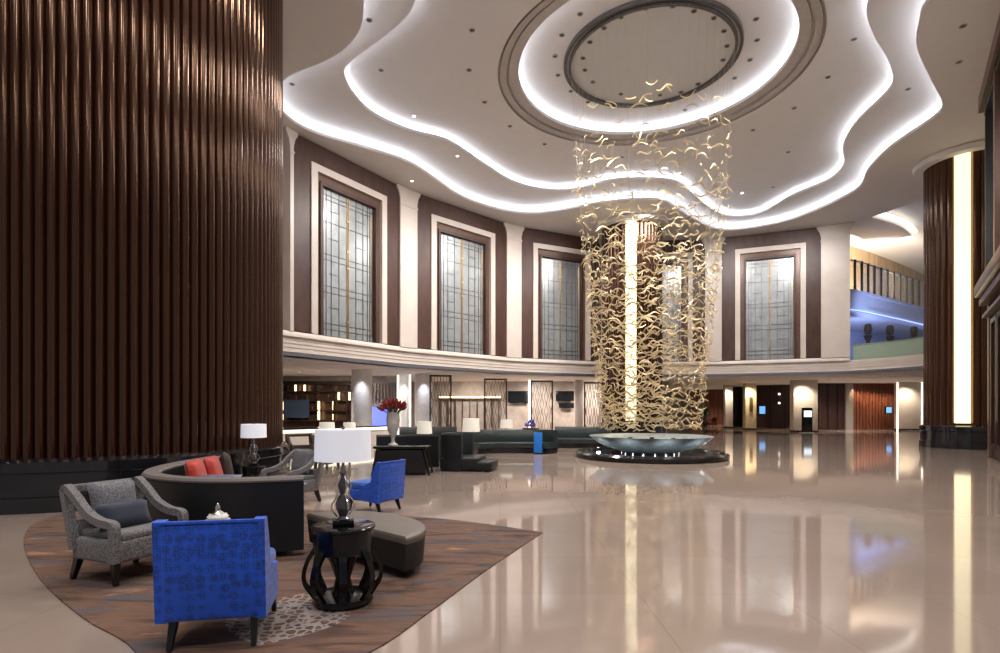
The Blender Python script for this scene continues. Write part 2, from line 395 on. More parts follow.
struct(loft([ringrow(r_, Z_T + z_) for r_, z_ in ((5.08, 0), (5.08, .13), (4.99, .13), (4.99, .03), (4.8, .04), (4.8, .17), (4.70, .17), (4.70, .10), (4.38, .13))], 'trim_1', TAUPE))
struct(loft([ringrow(4.38, Z_T + .13), ringrow(4.38, Z_T + .25), ringrow(4.38, Z_T + .25, PC - .02), ringrow(4.38, Z_T + .54, PC), ringrow(2.86, Z_T + .52)], 'ceiling_dome', PLASTER))
struct(loft([ringrow(2.86, Z_T + .52), ringrow(2.86, Z_T + .40), ringrow(2.76, Z_T + .40), ringrow(2.76, Z_T + .46)], 'trim_2', BEADS))
struct(loft([ringrow(2.76, Z_T + .45), ringrow(1.4, Z_T + .45), ringrow(.01, Z_T + .45)], 'ceiling_plate', PLASTER_IN))
# cove lamps: continuous strips lying on the coves' ledges
def cove(name, R, z, d, label, m, w=.09):
    o = loft([ringrow(R, z, d - w / 2), ringrow(R, z, d + w / 2), ringrow(R, z + .05, d + w / 2), ringrow(R, z + .05, d - w / 2), ringrow(R, z, d - w / 2)], name, m)
    return tag(o, label, 'light strip')
cove('cove_light', RO, Z_S + .115, .5, 'long wavy white cove light around the outermost scalloped ceiling edge', GLOWC)
cove('cove_light', RI, Z_M + .115, .3, 'long wavy white cove light around the inner scalloped ceiling edge', GLOWC)
cove('cove_light', 4.38, Z_T + .265, .3, 'round white cove light circling the dome above the chandelier', GLOWR)

# upper wall with its bays
wp = WALL[:1]
edges = []
wpath = [p for p in WALL if p[1] < BAYP[0][0][1] - .05]
for a, b in BAYP: wpath += [a, b]
wpath += [p for p in WALL if p[0] > BAYP[-1][1][0] + .1]
struct(MB().sweep(wpath, [(-.38, Z_L + .9), (-.38, Z_S + .05), (-.7, Z_S + .05), (-.7, Z_L + .9)]).build('wall_back', CREAM))
LOW = wpath[:]
LPATH = LOW + [(20.6, 29.0), (21.0, 27.0), (21.8, 24.0)]
struct(MB().sweep(LPATH, [(-.7, Z_L), (.02, Z_L), (.02, Z_L + .15), (.0, Z_L + .16), (.0, Z_L + .72), (-.7, Z_L + .72)]).build('wall_ledge', CREAM))
struct(MB().sweep(LPATH, [(-.03, Z_L - .02), (.05, Z_L - .02), (.05, Z_L + .13), (-.03, Z_L + .13)]).build('trim_3', GROOVE))
struct(MB().sweep(LOW, [(-.4, Z_L + .70), (.10, Z_L + .70), (.10, Z_L + .80), (.04, Z_L + .9), (-.4, Z_L + .9)]).build('trim_4', CREAM))
for k, zc in enumerate((.3, .45, .58)):
    struct(MB().sweep(LPATH, [(-.02, Z_L + zc), (.025, Z_L + zc), (.025, Z_L + zc + .03), (-.02, Z_L + zc + .03)]).build('trim_5', CREAM))
# piers between the bays
pier_spans = [(wpath[len([p for p in WALL if p[1] < BAYP[0][0][1] - .05]) - 1], BAYP[0][0])]
for (a, b), (c, d) in zip(BAYP, BAYP[1:]): pier_spans.append((b, c))
pier_spans.append((BAYP[-1][1], WALL[-1]))
def local(p, q):                                   # x along the wall, y up, z into the room
    p = Vector((p[0], p[1], 0)); q = Vector((q[0], q[1], 0)); u = (q - p).normalized(); w = Vector((u.y, -u.x, 0))
    return Matrix(((u.x, 0, w.x, p.x), (u.y, 0, w.y, p.y), (0, 1, 0, 0), (0, 0, 0, 1))), (q - p).length
for k, (a, b) in enumerate(pier_spans):
    M, w = local(a, b)
    mb = MB().prism([(0, Z_L + .9), (w, Z_L + .9), (w, Z_S - .62), (w + .07, Z_S - .34), (w + .2, Z_S - .14), (w + .2, Z_S), (-.2, Z_S), (-.2, Z_S - .14), (-.07, Z_S - .34), (0, Z_S - .62)], -.4, .10, M)
    mb.box((w / 2, Z_S - .85, .0), (w + .04, .08, .26), M=M)
    struct(mb.build('wall_pier', CREAM))
# window bays
def came_grid(x0, y0, x1, y1, M, z):
    mb = MB(); w, h = x1 - x0, y1 - y0; cxm = (x0 + x1) / 2
    for fx in (.06, .11, .2, .34, .66, .80, .89, .94): mb.box((x0 + fx * w, (y0 + y1) / 2, z), (.022, h, .03), M=M)
    for fy in (.05, .09, .30, .345, .52, .56, .78, .93, .96): mb.box((cxm, y0 + fy * h, z), (w, .022, .03), M=M)
    for sx in (-1, 1):
        for fy in (.2, .43, .67, .86): mb.box((cxm + sx * w * .25, y0 + fy * h, z), (w * .18, .02, .03), M=M)
    return mb
for k, (a, b) in enumerate(BAYP):
    M, w = local(a, b)
    z0, z1 = Z_L + .95, Z_S - .04; bw = .145 * w
    root = struct(bpy.data.objects.new('window_%d' % (k + 1), None)); C.objects.link(root)
    ob = MB()
    ch = .28
    ob.prism([(0, z0), (0, z1 - ch * 1.6), (ch * .45, z1 - ch * .5), (ch, z1), (w - ch, z1), (w - ch * .45, z1 - ch * .5), (w, z1 - ch * 1.6), (w, z0), (w - bw, z0), (w - bw, z1 - .78), (bw, z1 - .78), (bw, z0)], -.36, 0, M)
    ob.build('veneer_surround', VENEER, root)
    x0, x1 = bw, w - bw; t = .052 * w; zt = z1 - .78; zb = z0 - .02
    cb = MB().prism([(x0, zb), (x0, zt), (x1, zt), (x1, zb), (x1 - t, zb), (x1 - t, zt - .28), (x0 + t, zt - .28), (x0 + t, zb)], -.36, .06, M)
    cb.build('cream_frame', CREAM, root)
    X0, X1, ZT, ZB = x0 + t, x1 - t, zt - .28, z0 - .22
    MB().ring((X0, ZB, X1, ZT), (X0 + .22, ZB + .05, X1 - .22, ZT - .30), -.36, -.10, M).build('stepped_frame', BRONZE, root)
    MB().ring((X0 + .20, ZB + .02, X1 - .20, ZT - .28), (X0 + .32, ZB + .20, X1 - .32, ZT - .42), -.34, -.02, M).build('frame', VENEER, root)
    g0, g1, gb, gt = X0 + .32, X1 - .32, ZB + .20, ZT - .42
    pn = MB().box(((g0 + g1) / 2, (gb + gt) / 2, -.24), (g1 - g0, gt - gb, .03), M=M).build('pane', PANE, root)
    came_grid(g0, gb, g1, gt, M, -.22).build('came_lattice', LEAD, pn)
    xm = (g0 + g1) / 2
    br = MB()
    for dx in (-.035, .035): br.box((xm + dx, (gb + gt) / 2, -.21), (.02, gt - gb, .05), M=M)
    for fy in (.12, .5, .62, .83): br.box((xm, gb + fy * (gt - gb), -.2), (.16, .07, .05), M=M)
    br.box((g1 - .07, (gb + gt) / 2, -.21), (.03, (gt - gb) * .9, .04), M=M)
    br.build('brass_mullion', BRASS, pn)

# ground floor beyond the ledge
def outw(p, k): return (CX + (p[0] - CX) * k, CY + (p[1] - CY) * k)
lp = LPATH[8:]
struct(loft([[(x, y, Z_L) for x, y in lp], [outw(p, 2.9) + (Z_L,) for p in lp]], 'ceiling_lower', PLASTER, closed=False))
struct(loft([[(x, y, Z_L + .72) for x, y in lp], [outw(p, 2.9) + (Z_L + .72,) for p in lp]], 'floor_upper', CREAM, closed=False))
struct(MB().box((-15.2, 24, 1.8), (.3, 24, 3.6)).build('wall_left', CREAM))
struct(MB().box((-14.8, 5, 6), (.3, 18, 12)).build('wall_left_front', CREAM))
struct(MB().box((14.9, 3.5, 6), (.3, 15, 12)).build('wall_right_front', CREAM))

# ------------------------------------------------------------------ fluted columns
def fluted(label, cx, cy, R, n, z0, z1, strip=None, sw=.5, d=.055):
    root = thing('fluted_column', label, 'column', (cx, cy, 0), kind='thing')
    prof = []
    per = 8; m = n * per
    for i in range(m):
        a = 2 * PI * i / m; t = (i % per) / per
        r = R - d * (1 - math.sin(PI * t) ** .55)
        if strip is not None:
            da = (a - strip + PI) % (2 * PI) - PI
            if abs(da) < sw / 2 / R: r = R - .1
        prof.append((r * math.cos(a), r * math.sin(a)))
    o = loft([[(x, y, z0) for x, y in prof], [(x, y, z1) for x, y in prof]], 'fluted_shaft', WOOD, root, ang=60)
    mb = MB().lathe([(0, 0), (R + .16, 0), (R + .16, z0 * .28), (R + .12, z0 * .30), (R + .12, z0 * .72), (R + .15, z0 * .75), (R + .15, z0 * .93), (R + .02, z0), (0, z0)], 96)
    mb.build('marble_base', BLACKM, root)
    if strip is not None:
        MB().lathe([(R - .02, z0 + .08), (R + .02, z0 + .1), (R + .02, z1 - .05), (R - .08, z1 - .05), (R - .08, z0 + .08)], 6, a0=strip - sw / 2 / R * .92, a1=strip + sw / 2 / R * .92).build('light_strip', STRIP, root)
        MB().lathe([(R + .02, z1 - .25), (R + .35, z1 - .22), (R + .4, z1 - .02), (R + .02, z1 - .02)], 64).build('plaster_collar', PLASTER, root)
    return root
fluted('huge round fluted dark wood column on a black marble base behind the grey armchair', -8.2, 11.8, 3.34, 132, .83, Z_S - .01, d=.085)
fluted('fluted dark wood column with glowing strip standing behind the gold chandelier', 7.48, 31.5, 1.68, 40, .9, Z_S - .01, strip=math.atan2(-31.5, -7.48 - .9) , sw=.6, d=.06)
fluted('fluted dark wood column with wide yellow light strip beside the dark portal', 19.53, 23.1, 1.52, 34, .95, Z_S - .01, strip=math.radians(222), sw=.55, d=.06)

# ------------------------------------------------------------------ dark portal on the right
p0, p1 = (16.25, 18.45), (11.3, 11.6)
M, w = local(p0, p1)
root = struct(bpy.data.objects.new('window_6', None)); C.objects.link(root)
fr = MB()
fr.box((.20, 6, -.16), (.40, 12, .4), .04, M=M); fr.box((w - .22, 6, 0), (.44, 12, .5), M=M)
fr.box((w / 2, 11.75, .02), (w, .5, .5), M=M); fr.box((3.0, 8.5, 0), (.3, 6.5, .36), M=M)
fr.build('frame', BRONZE, root)
MB().box((.6, 8.6, .05), (.16, 6.2, .2), M=M).box((w / 2, 11.35, .05), (w - .5, .16, .2), M=M).build('inner_bead', LEAD, root)
MB().box((w / 2, 5.5, .12), (w - .2, .38, .55), .05, M=M).box((w / 2, 5.12, .06), (w - .2, .2, .4), M=M).box((w / 2, 4.65, .04), (w - .4, .1, .3), M=M).build('cornice', BRONZE, root)
MB().box((w / 2, 8.6, -.1), (w - .5, 6.2, .05), M=M).build('pane', PGLASS, root)
lowp = MB().box((w / 2, 2.5, -.1), (w - .5, 4.9, .1), M=M)
for i in range(5): lowp.ring((.6 + i * 1.45, .35, 1.9 + i * 1.45, 4.5), (.75 + i * 1.45, .5, 1.75 + i * 1.45, 4.35), -.06, .02, M)
lowp.build('wood_panelling', DKWALL, root)
struct(MB().box((19.8, 18.95, 6), (6.0, .3, 12)).build('wall_right_blocker', CREAM))  # unseen wall added behind the portal to keep world light out
struct(MB().box((22.6, 22.2, 6), (.3, 7, 12)).build('wall_right_return', CREAM))

# ------------------------------------------------------------------ balcony storeys seen through the opening
B3 = catmull([(20.0, 35.2), (22.9, 36.2), (26, 38.2), (29.5, 40.6), (33.5, 43.5), (38, 47)], 8)
struct(MB().sweep(B3, [(0, 7.7), (.12, 7.7), (.12, 7.95), (.02, 8.0), (.02, 9.2), (.1, 9.25), (.1, 9.4), (-14, 9.4), (-14, 7.7)]).build('floor_gallery', mat('gallery_plaster', (.5, .52, .6), .7)))
tag(MB().sweep(B3, [(.16, 8.0), (.24, 8.0), (.24, 8.06), (.16, 8.06)]).build('edge_light', BLUEL), 'thin blue light line under the curved upper gallery edge', 'light strip')
bal = thing('glass_balustrade', 'curved glass balustrade with dark posts on the upper gallery', 'balustrade')
MB().sweep(B3, [(-.1, 9.4), (-.06, 9.4), (-.06, 11.3), (-.1, 11.3)]).build('glass_panel', CLEAR, bal)
MB().sweep(B3, [(-.14, 11.3), (-.02, 11.3), (-.02, 11.4), (-.14, 11.4)]).build('handrail', STEEL, bal)
for i in range(3, len(B3) - 2, 2):
    MB().box((B3[i][0], B3[i][1] - .0, 10.4), (.10, .12, 2.0)).build('post', mat('bronze_post', (.10, .075, .05), .35, .6), bal)
tag(MB().sweep(B3, [(-.3, 9.42), (-.2, 9.42), (-.2, 9.5), (-.3, 9.5)]).build('edge_light', LEDW), 'thin white light line along the foot of the gallery balustrade', 'light strip')
bw_ = [(x + 2, y + 5.5) for x, y in B3]
struct(MB().sweep([(16, 40)] + bw_, [(0, 9.4), (.2, 9.4), (.2, 14.2), (0, 14.2)]).build('wall_gallery', mat('gallery_wall_beige', (.5, .36, .22), .5, vary=.25, scale=1.2, stretch=(2, 2, .2))))
struct(MB().sweep([(16, 40)] + bw_, [(0, 4.2), (.2, 4.2), (.2, 7.8), (0, 7.8)]).build('wall_mezzanine', BLUEWALL))
struct(MB().box((30, 40, 14.3), (28, 26, .2)).build('ceiling_gallery', PLASTER))
cc = catmull([(20.5, 33.5), (23, 34.6), (26.2, 36.4), (28.5, 38.4)], 6)
struct(MB().sweep(cc, [(0, 13.6), (-2.6, 13.6), (-2.6, 14.2), (0, 14.2)]).build('ceiling_gallery_drop', PLASTER))
tag(MB().sweep(cc, [(.1, 13.75), (.3, 13.75), (.3, 13.95), (.1, 13.95)]).build('cove_light', LEDW), 'warm curved cove light on the upper gallery ceiling', 'light strip')
PAR = catmull([(19.6, 30.9), (20.6, 29.0), (21.0, 27.0), (21.8, 24.0)], 6)
par = thing('glass_parapet', 'greenish glass parapet above the ledge beside the fluted column', 'balustrade')
MB().sweep(PAR, [(-.12, Z_L + .72), (-.08, Z_L + .72), (-.08, 5.15), (-.12, 5.15)]).build('glass_panel', mat('green_glass', (.36, .46, .36), .1, alpha=.75, vary=.02), par)
MB().sweep(PAR, [(-.14, 5.15), (-.05, 5.15), (-.05, 5.19), (-.14, 5.19)]).build('handrail', STEEL, par)
for i, (px, Y) in enumerate(((868, 33), (890, 33.5), (914, 34))):
    x = at(px, Y)
    t = thing('display_stand', ['thin dark stand with bulbous top in the blue mezzanine, leftmost of three', 'thin dark stand with bulbous top in the blue mezzanine, middle of three', 'thin dark stand with bulbous top in the blue mezzanine, rightmost of three'][i], 'stand', (x, Y, 4.32))
    MB().lathe([(0, 0), (.3, 0), (.3, .15), (.13, .3), (.1, 1.3), (.24, 1.65), (0, 1.7)], 12).build('pedestal', mat('mezzanine_bronze', (.09, .075, .07), .4, .3), t)
    MB().lathe([(0, 1.7), (.15, 1.72), (.22, 2.0), (.17, 2.3), (0, 2.38)], 12).build('top', mat('mezzanine_stone', (.10, .085, .075), .4), t)
lamp('mezzanine_light', 'SPOT', (24, 35.0, 5.0), 1300, (.42, .53, 1.), .3, 110, .8, (26, 42, 7))
lamp('mezzanine_light', 'SPOT', (22.8, 31.4, 7.6), 1800, (.42, .53, 1.), .3, 52, .8, (26, 38.0, 8.7))
lamp('gallery_light', 'SPOT', (26.5, 39.3, 10.0), 3000, (1, .84, .64), .4, 150, .8, (28, 44, 12.5))

# ------------------------------------------------------------------ right hand ground floor
def square_col(px0, px1, Y, label, m=CREAM, dp=None):
    x0, x1 = at(px0, Y), at(px1, Y); dp = dp or .5
    t = thing('square_column', label, 'column', ((x0 + x1) / 2, Y + dp / 2, 0), kind='thing')
    w = x1 - x0
    MB().box((0, 0, Z_L / 2 + .06), (w, dp, Z_L - .13), .02).build('shaft', m, t)
    MB().box((0, 0, .06), (w + .06, dp + .06, .12), .01).build('plinth', BLACKM, t)
    return t
square_col(793.5, 818, 38.0, 'square cream marble column lit from above behind the black kiosk')
square_col(745.5, 756.5, 42.0, 'square column washed in yellow light with a dark wall fitting', mat('yellow_lit_marble', (.6, .52, .38), .35))  # yellow wash of light also put into the marble colour
square_col(725.5, 733, 46.0, 'slim square cream column left of the yellow lit column')
square_col(899, 921, 41.0, 'broad cream column with glowing edges beside the fluted column')
cx_ = at(899, 40.95); cx2 = at(921.5, 40.95)
for i, x in enumerate((cx_ - .08, cx2 + .08)):
    tag(MB().box((x, 41.0, 1.79), (.07, .07, 3.58)).build('edge_light', LEDW), ['tall thin light line on the left edge of the broad cream column', 'tall thin light line on the right edge of the broad cream column'][i], 'light strip')
sc = tag(MB().box((at(751, 41.95), 41.93, 1.95), (.22, .12, 1.1), .03).build('wall_fitting', BRONZE), 'dark upright fitting on the yellow lit column', 'wall fitting')
for px, Y, e, c in ((806, 37.2, 70, (1, .85, .62)), (751, 41.3, 70, (1, .80, .48)), (729, 45.3, 50, (1, .85, .65)), (910, 40.2, 60, (1, .85, .62))):
    lamp('column_downlight', 'SPOT', (at(px, Y), Y, 3.5), e * 6, c, .12, 110, .8, (at(px, Y + .9), Y + .9, 0))
# wood walls
def slat_wall(px0, px1, Y0, Y1, m, pitch, name):
    a, b = (at(px0, Y0), Y0), (at(px1, Y1), Y1); M, w = local(a, b); mb = MB().box((w / 2, Z_L / 2, -.2), (w, Z_L, .3), M=M)
    n = int(w / pitch)
    for i in range(n): mb.box(((i + .5) * w / n, Z_L / 2, 0), (w / n * .72, Z_L, .12), .03, 2, M=M)
    return struct(mb.build(name, m))
slat_wall(853, 900, 43, 43.5, REDWOOD, .26, 'wall_slats')
slat_wall(817, 846, 43, 43, DKWALL, .7, 'wall_panels')
struct(MB().box((at(849.5, 42.8), 42.9, 1.8), (.55, .3, 3.6)).build('wall_pilaster', mat('grey_stone_pier', (.28, .25, .22), .35)))
slat_wall(756, 800, 47, 45, DKWALL, .9, 'wall_elevator')
slat_wall(731, 748, 50, 50, mat('near_black_panel', (.012, .009, .009), .3), 1.2, 'wall_dark')
slat_wall(690, 727, 58, 56, REDWOOD, .4, 'wall_far')
struct(MB().box((14, 61, 1.8), (60, .3, 3.6)).build('wall_far_back', LOUNGE))
lamp('far_lobby_light', 'SPOT', (19.5, 53, 3.45), 900, (1, .86, .66), .2, 140, .8, (19.5, 53.2, 0))
lamp('far_lobby_light', 'SPOT', (25, 40, 3.45), 900, (1, .9, .8), .2, 140, .8, (25, 40.2, 0))
struct(MB().box((at(950, 43), 44, 1.8), (8, .3, 3.6)).build('wall_far_right', CREAM))
for i in range(6):
    lamp('wall_fill_spot', 'SPOT', (at(858 + i * 7.5, 42.2), 42.3, 3.5), 130, (1, .76, .5), .06, 80, .8, (at(858 + i * 7.5, 43), 43.1, 1.0))
# screens and kiosk
def screen(px, py, Y, w, h, label):
    t = thing('wall_screen', label, 'screen', (at(px, Y), Y, zz(py, Y)))
    MB().box((0, 0, 0), (w + .12, .1, h + .12), .02).build('housing', BLACKG, t); MB().box((0, -.055, 0), (w, .02, h)).build('display', SCREENB, t)
screen(762, 410, 46.2, .48, .62, 'small glowing blue screen on the dark panelled wall')
screen(888.5, 410, 42.9, .40, .44, 'small glowing blue screen on the red-brown slatted wall')
k = thing('information_kiosk', 'black upright kiosk with a white screen before the cream column', 'kiosk', (at(807, 37.3), 37.3, 0))
MB().box((0, 0, .85), (.66, .2, 1.66), .03).build('body', BLACKG, k); MB().box((0, 0, .02), (.8, .5, .04)).build('base', STEEL, k)
MB().box((0, -.105, 1.28), (.52, .02, .42)).build('display', SCREENW, k)
for i, py in enumerate((394, 403)):
    Y = 45.3
    tag(MB().lathe([(0, 0), (.09, 0), (.09, .06), (0, .06)], 12, M=Matrix.Translation((at(779, Y), Y, zz(py, Y))) @ Matrix.Rotation(PI / 2, 4, 'X')).build('lift_lantern', LEDW),
        ['round lift lantern on the dark panelled wall, upper of two', 'round lift lantern on the dark panelled wall, lower of two'][i], 'light')

# ------------------------------------------------------------------ left hand lounge and bar
struct(MB().box((-11, 34.2, 1.8), (8, .3, 3.6)).build('wall_bar', LOUNGE))
struct(MB().box((1, 40.5, 1.8), (18, .3, 3.6)).build('wall_lounge', LOUNGE))
struct(MB().box((-8.0, 37.4, 1.8), (.3, 6.2, 3.6)).build('wall_lounge_side', CREAM))
bar = thing('back_bar_shelf', 'dark back bar of open boxes with warm lights behind the counter', 'shelf', (-11, 33.4, 0))
MB().box((0, .45, 1.65), (5.4, .1, 3.3)).build('back_panel', mat('smoked_bronze', (.09, .05, .03), .25, .3), bar)
for zb in (.9, 1.5, 2.1, 2.65, 3.1): MB().box((0, .15, zb), (5.4, .5, .06)).build('shelf_board', DKWALL, bar)
for i in range(7): MB().box((-2.7 + i * .9, .15, 2.0), (.06, .5, 2.3)).build('upright', DKWALL, bar)
for (x, z0_, z1_) in ((-2.1, 1.5, 2.05), (-1.3, 2.65, 3.05), (-.75, 2.65, 3.05), (.1, .95, 2.1), (.9, 1.5, 2.1), (1.3, 2.15, 2.6), (1.95, 2.1, 2.6), (-2.1, .95, 1.3), (.9, .95, 1.3), (2.45, .95, 2.05)):
    MB().box((x, .0, (z0_ + z1_) / 2), (.10, .06, z1_ - z0_)).build('niche_lamp', WARM, bar)
MB().box((-1.2, -.1, 1.62), (1.5, .1, 1.1)).build('blue_panel', mat('blue_reflection_paint', (.06, .09, .15), .2, .3), bar)  # panel carries the bar's blue reflection as its own colour
for i in range(14):
    b = thing('bottle', 'small dark spirit bottle standing on the back bar shelves', 'bottle', (-13.2 + i * .32 + rnd.uniform(-.05, .05), 33.42, (1.53, 2.13)[i % 2]), 0, 'bottles on the back bar')
    MB().lathe([(0, 0), (.05, 0), (.05, .22), (.018, .29), (.018, .37), (0, .37)], 10).build('body', BOTTLE, b)
# bar counter
cp = catmull([(-8.9, 20.9), (-7.6, 22.4), (-6.0, 24.6), (-4.9, 26.6)], 6)
bc = thing('bar_counter', 'low curved bar counter with a glowing white edge behind the lamps', 'bar counter')
MB().sweep(cp, [(-.6, 0), (0, 0), (0, .66), (-.6, .66)]).build('body', CREAM, bc)
MB().sweep(cp, [(-.66, .78), (.06, .78), (.06, .84), (-.66, .84)]).build('worktop', BLACKM, bc)
MB().sweep(cp, [(-.1, .66), (.05, .66), (.05, .78), (-.1, .78)]).build('edge_lamp', BARL, bc)
# white round columns with light scallops
def round_col(px, Y, r, label):
    t = thing('round_column', label, 'column', (at(px, Y), Y, 0), kind='thing')
    MB().lathe([(0, .1), (r, .1), (r, Z_L - .005), (0, Z_L - .005)], 28).build('shaft', mat('white_stucco', (.78, .77, .77), .5), t); MB().lathe([(0, 0), (r + .05, 0), (r + .05, .1), (0, .1)], 28).build('plinth', BLACKM, t)
    lamp('scallop_light', 'SPOT', (at(px, Y) * (1 - (r + .6) / Y), Y - r - .6, 3.5), 110, (.9, .93, 1), .08, 75, .7, (at(px, Y), Y - r, 1.2))
round_col(362, 28.5, .52, 'white round column with light scallop right of the back bar')
round_col(424, 31.5, .52, 'white round column with light scallop left of the first lattice screen')
round_col(404, 33, .36, 'slim white column framed by two vertical light lines')
for i, px in enumerate((398, 410)):
    tag(MB().box((at(px, 32.4), 32.4, 1.79), (.10, .10, 3.58)).build('edge_light', LEDW), ['vertical light line left of the slim white column', 'vertical light line right of the slim white column'][i], 'light strip')
nch = thing('display_niche', 'blue-lit display cabinet between two white columns behind the red flowers', 'cabinet', (at(384, 33.5), 33.4, -.05))
MB().box((0, .2, 1.7), (1.7, .2, 3.3)).build('back_panel', mat('niche_grey', (.3, .28, .3), .4), nch)
MB().box((-.3, .0, 1.0), (1.0, .1, 1.5)).build('glow_panel', mat('blue_light_panel', (.1, .15, .8), .5, emit=(.2, .25, 1.), estr=.8), nch)
for i in range(8): MB().box((-.7 + i * .2, 0, 2.6), (.05, .08, 1.2)).build('baton', LATT, nch)
# lattice screens
def lattice_screen(px0, px1, py0, py1, Y, label, first=[None]):
    x0, x1 = at(px0, Y), at(px1, Y); w = x1 - x0; z1 = zz(py0, Y)
    t = thing('lattice_screen', label, 'screen', ((x0 + x1) / 2, Y, 0), math.atan2(-((x0 + x1) / 2 - 3) * .35, 12), 'bronze lattice screens along the lounge')
    MB().ring((-w / 2, .1, w / 2, z1), (-w / 2 + .07, .17, w / 2 - .07, z1 - .09), -.05, .05, Matrix.Rotation(PI / 2, 4, 'X')).build('frame', mat('dark_bronze', (.03, .02, .015), .35, .5), t)
    MB().box((0, 0, .05), (w + .1, .3, .1)).build('foot', BLACKM, t)
    mb = MB(); n = 5; a = w / n * .40; zlo, zhi = .2, z1 - .1; per = .85
    for i in range(n):
        xc = -w / 2 + (i + .5) * w / n
        for sgn in (-1, 1):
            pts = []
            K = int((zhi - zlo) / per * 8)
            for k_ in range(K + 1):
                z = zlo + (zhi - zlo) * k_ / K; ph = (z - zlo) / per * 2 * PI + (i % 2) * PI
                pts.append((xc + sgn * a * (.55 + .45 * math.cos(ph)), 0, z))
            mb.tube(pts, 1, flat=(.026, .045), up=(0, 1, 0))
    mb.build('lattice', LATT, t)
    return t
lattice_screen(429.5, 451.5, 375, 434, 29.5, 'bronze lattice screen standing right of the white round column')
lattice_screen(484, 507, 378.5, 434, 30.5, 'bronze lattice screen standing behind the left end of the long sofa')
lattice_screen(530.5, 553, 380.5, 434, 31.5, 'bronze lattice screen standing behind the blue panel end of the sofa')
lattice_screen(584, 604, 382, 434, 28.6, 'bronze lattice screen half hidden beside the gold chandelier')
# lounge back wall fittings
sh = thing('lit_wall_shelf', 'long wall shelf with a warm light line behind the lattice screens', 'shelf', (at(470, 40), 40.1, 0))
MB().box((0, 0, 2.35), (4.6, .5, .08)).build('board', LATT, sh); MB().box((0, -.2, 2.45), (4.4, .06, .1)).build('light_line', WARM, sh)
for i in range(9): MB().box((-2.1 + i * .52, .1, 1.3), (.08, .3, 2.0)).build('upright', LATT, sh)
for (a, b, c, d, label) in ((508, 528, 391, 403, 'large dark wall screen right of the second lattice screen'), (556, 575, 391, 401, 'dark wall screen above a smaller one beside the fourth lattice screen'), (559, 575, 403, 408, 'narrow dark wall screen below a wider one')):
    Y = 40; t = thing('wall_television', label, 'television', (at((a + b) / 2, Y), Y, zz((c + d) / 2, Y))); w_, h_ = (b - a) / FPX * Y, (d - c) / FPX * Y
    MB().box((0, 0, 0), (w_, .12, h_), .02).build('housing', BLACKG, t); MB().box((0, -.065, 0), (w_ - .1, .02, h_ - .08)).build('display', TV, t)
square_col(575, 583, 38, 'slim pale square column between two lattice screens', mat('pale_plaster_pier', (.55, .52, .52), .5))
tag(MB().box((at(529.5, 38), 38, 1.79), (.14, .14, 3.58)).build('edge_light', LEDW), 'tall white light line beside the third lattice screen', 'light strip')
for px, Y in ((330, 30), (470, 37.5), (540, 38.5), (600, 39)):
    lamp('lounge_light', 'SPOT', (at(px, Y), Y - 1, 3.5), 900, (1, .88, .76), .2, 150, .8, (at(px, Y), Y + .5, 0))

# ------------------------------------------------------------------ recessed lights
cans = {}
def can(px, py, Z, lit, key, label):
    Y = FPX * (Z - EYE) / (YH - py); x = at(px, Y)
    k = (key, lit)
    if k not in cans:
        t = thing('recessed_downlight', label, 'downlight', (x, Y, Z), 0, key)
        MB().lathe([(.06, .02), (.06, -.012), (.09, -.015), (.095, .01)], 20).build('trim_ring', CANR, t)
        MB().lathe([(0, .004), (.06, .004), (.06, -.004), (0, -.004)], 20).build('lens', LITL if lit else CAND, t)
        cans[k] = t; return t
    return dup(cans[k], (x, Y, Z))
for q in ((472, 30), (381, 70), (469, 70), (484.5, 102), (510, 126), (544.5, 144), (622, 157), (666, 155), (773, 187), (788, 152), (753, 130), (794, 108), (828, 77), (854, 39)):
    can(q[0], q[1], Z_T, False, 'unlit downlights of the main ceiling', 'unlit recessed downlight in the main ceiling between wavy cove and dome')
for q in ((414, 116), (709, 147), (742, 193)):
    can(q[0], q[1], Z_T, True, 'lit downlights of the main ceiling', 'brightly lit recessed downlight in the main ceiling between wavy cove and dome')
for q in ((580, 14), (562, 35), (555, 56), (558, 75), (571, 91), (588, 102), (734.5, 78), (750, 60), (757, 40), (756, 19), (685, 110)):
    can(q[0], q[1], Z_T + .522, False, 'downlights between dome cove and beaded ring', 'small recessed downlight between the round cove and the beaded ring')
for q in ((604, 28), (590, 42), (583, 58), (585, 70), (593, 82), (621, 94), (660, 95), (681, 92), (698, 84), (723, 60), (727, 46), (724, 31), (714, 18), (694, 11), (673, 6), (646, 8), (621, 17)):
    can(q[0], q[1], Z_T + .446, False, 'downlights in the ceiling plate', 'small recessed downlight in the round plate inside the beaded ring')
can(369, 20, Z_M, False, 'unlit downlights of the middle band', 'unlit recessed downlight in the band between the two wavy coves')
can(908, 89, Z_M, False, 'unlit downlights of the middle band', '')
can(292, 84, Z_M, False, 'unlit downlights of the middle band', '')
can(457.5, 156, Z_M, True, 'lit middle band downlight', 'brightly lit recessed downlight in the band between the two wavy coves')
can(412, 181, Z_S, True, 'lit soffit downlight', 'brightly lit recessed downlight in the soffit above the left windows')
can(963, 26, Z_S, False, 'unlit downlights of the right soffit', 'unlit recessed downlight in the soffit above the dark portal')
can(959, 62, Z_S, False, 'unlit downlights of the right soffit', '')
for q in ((300, 372), (318, 371), (350, 377), (374, 379), (386, 378), (414, 379), (547, 382), (700, 385), (715, 384), (752, 386), (830, 379), (880, 377)):
    can(q[0], q[1], Z_L, True, 'lit downlights under the ledge', 'tiny lit downlight in the low ceiling under the ledge')

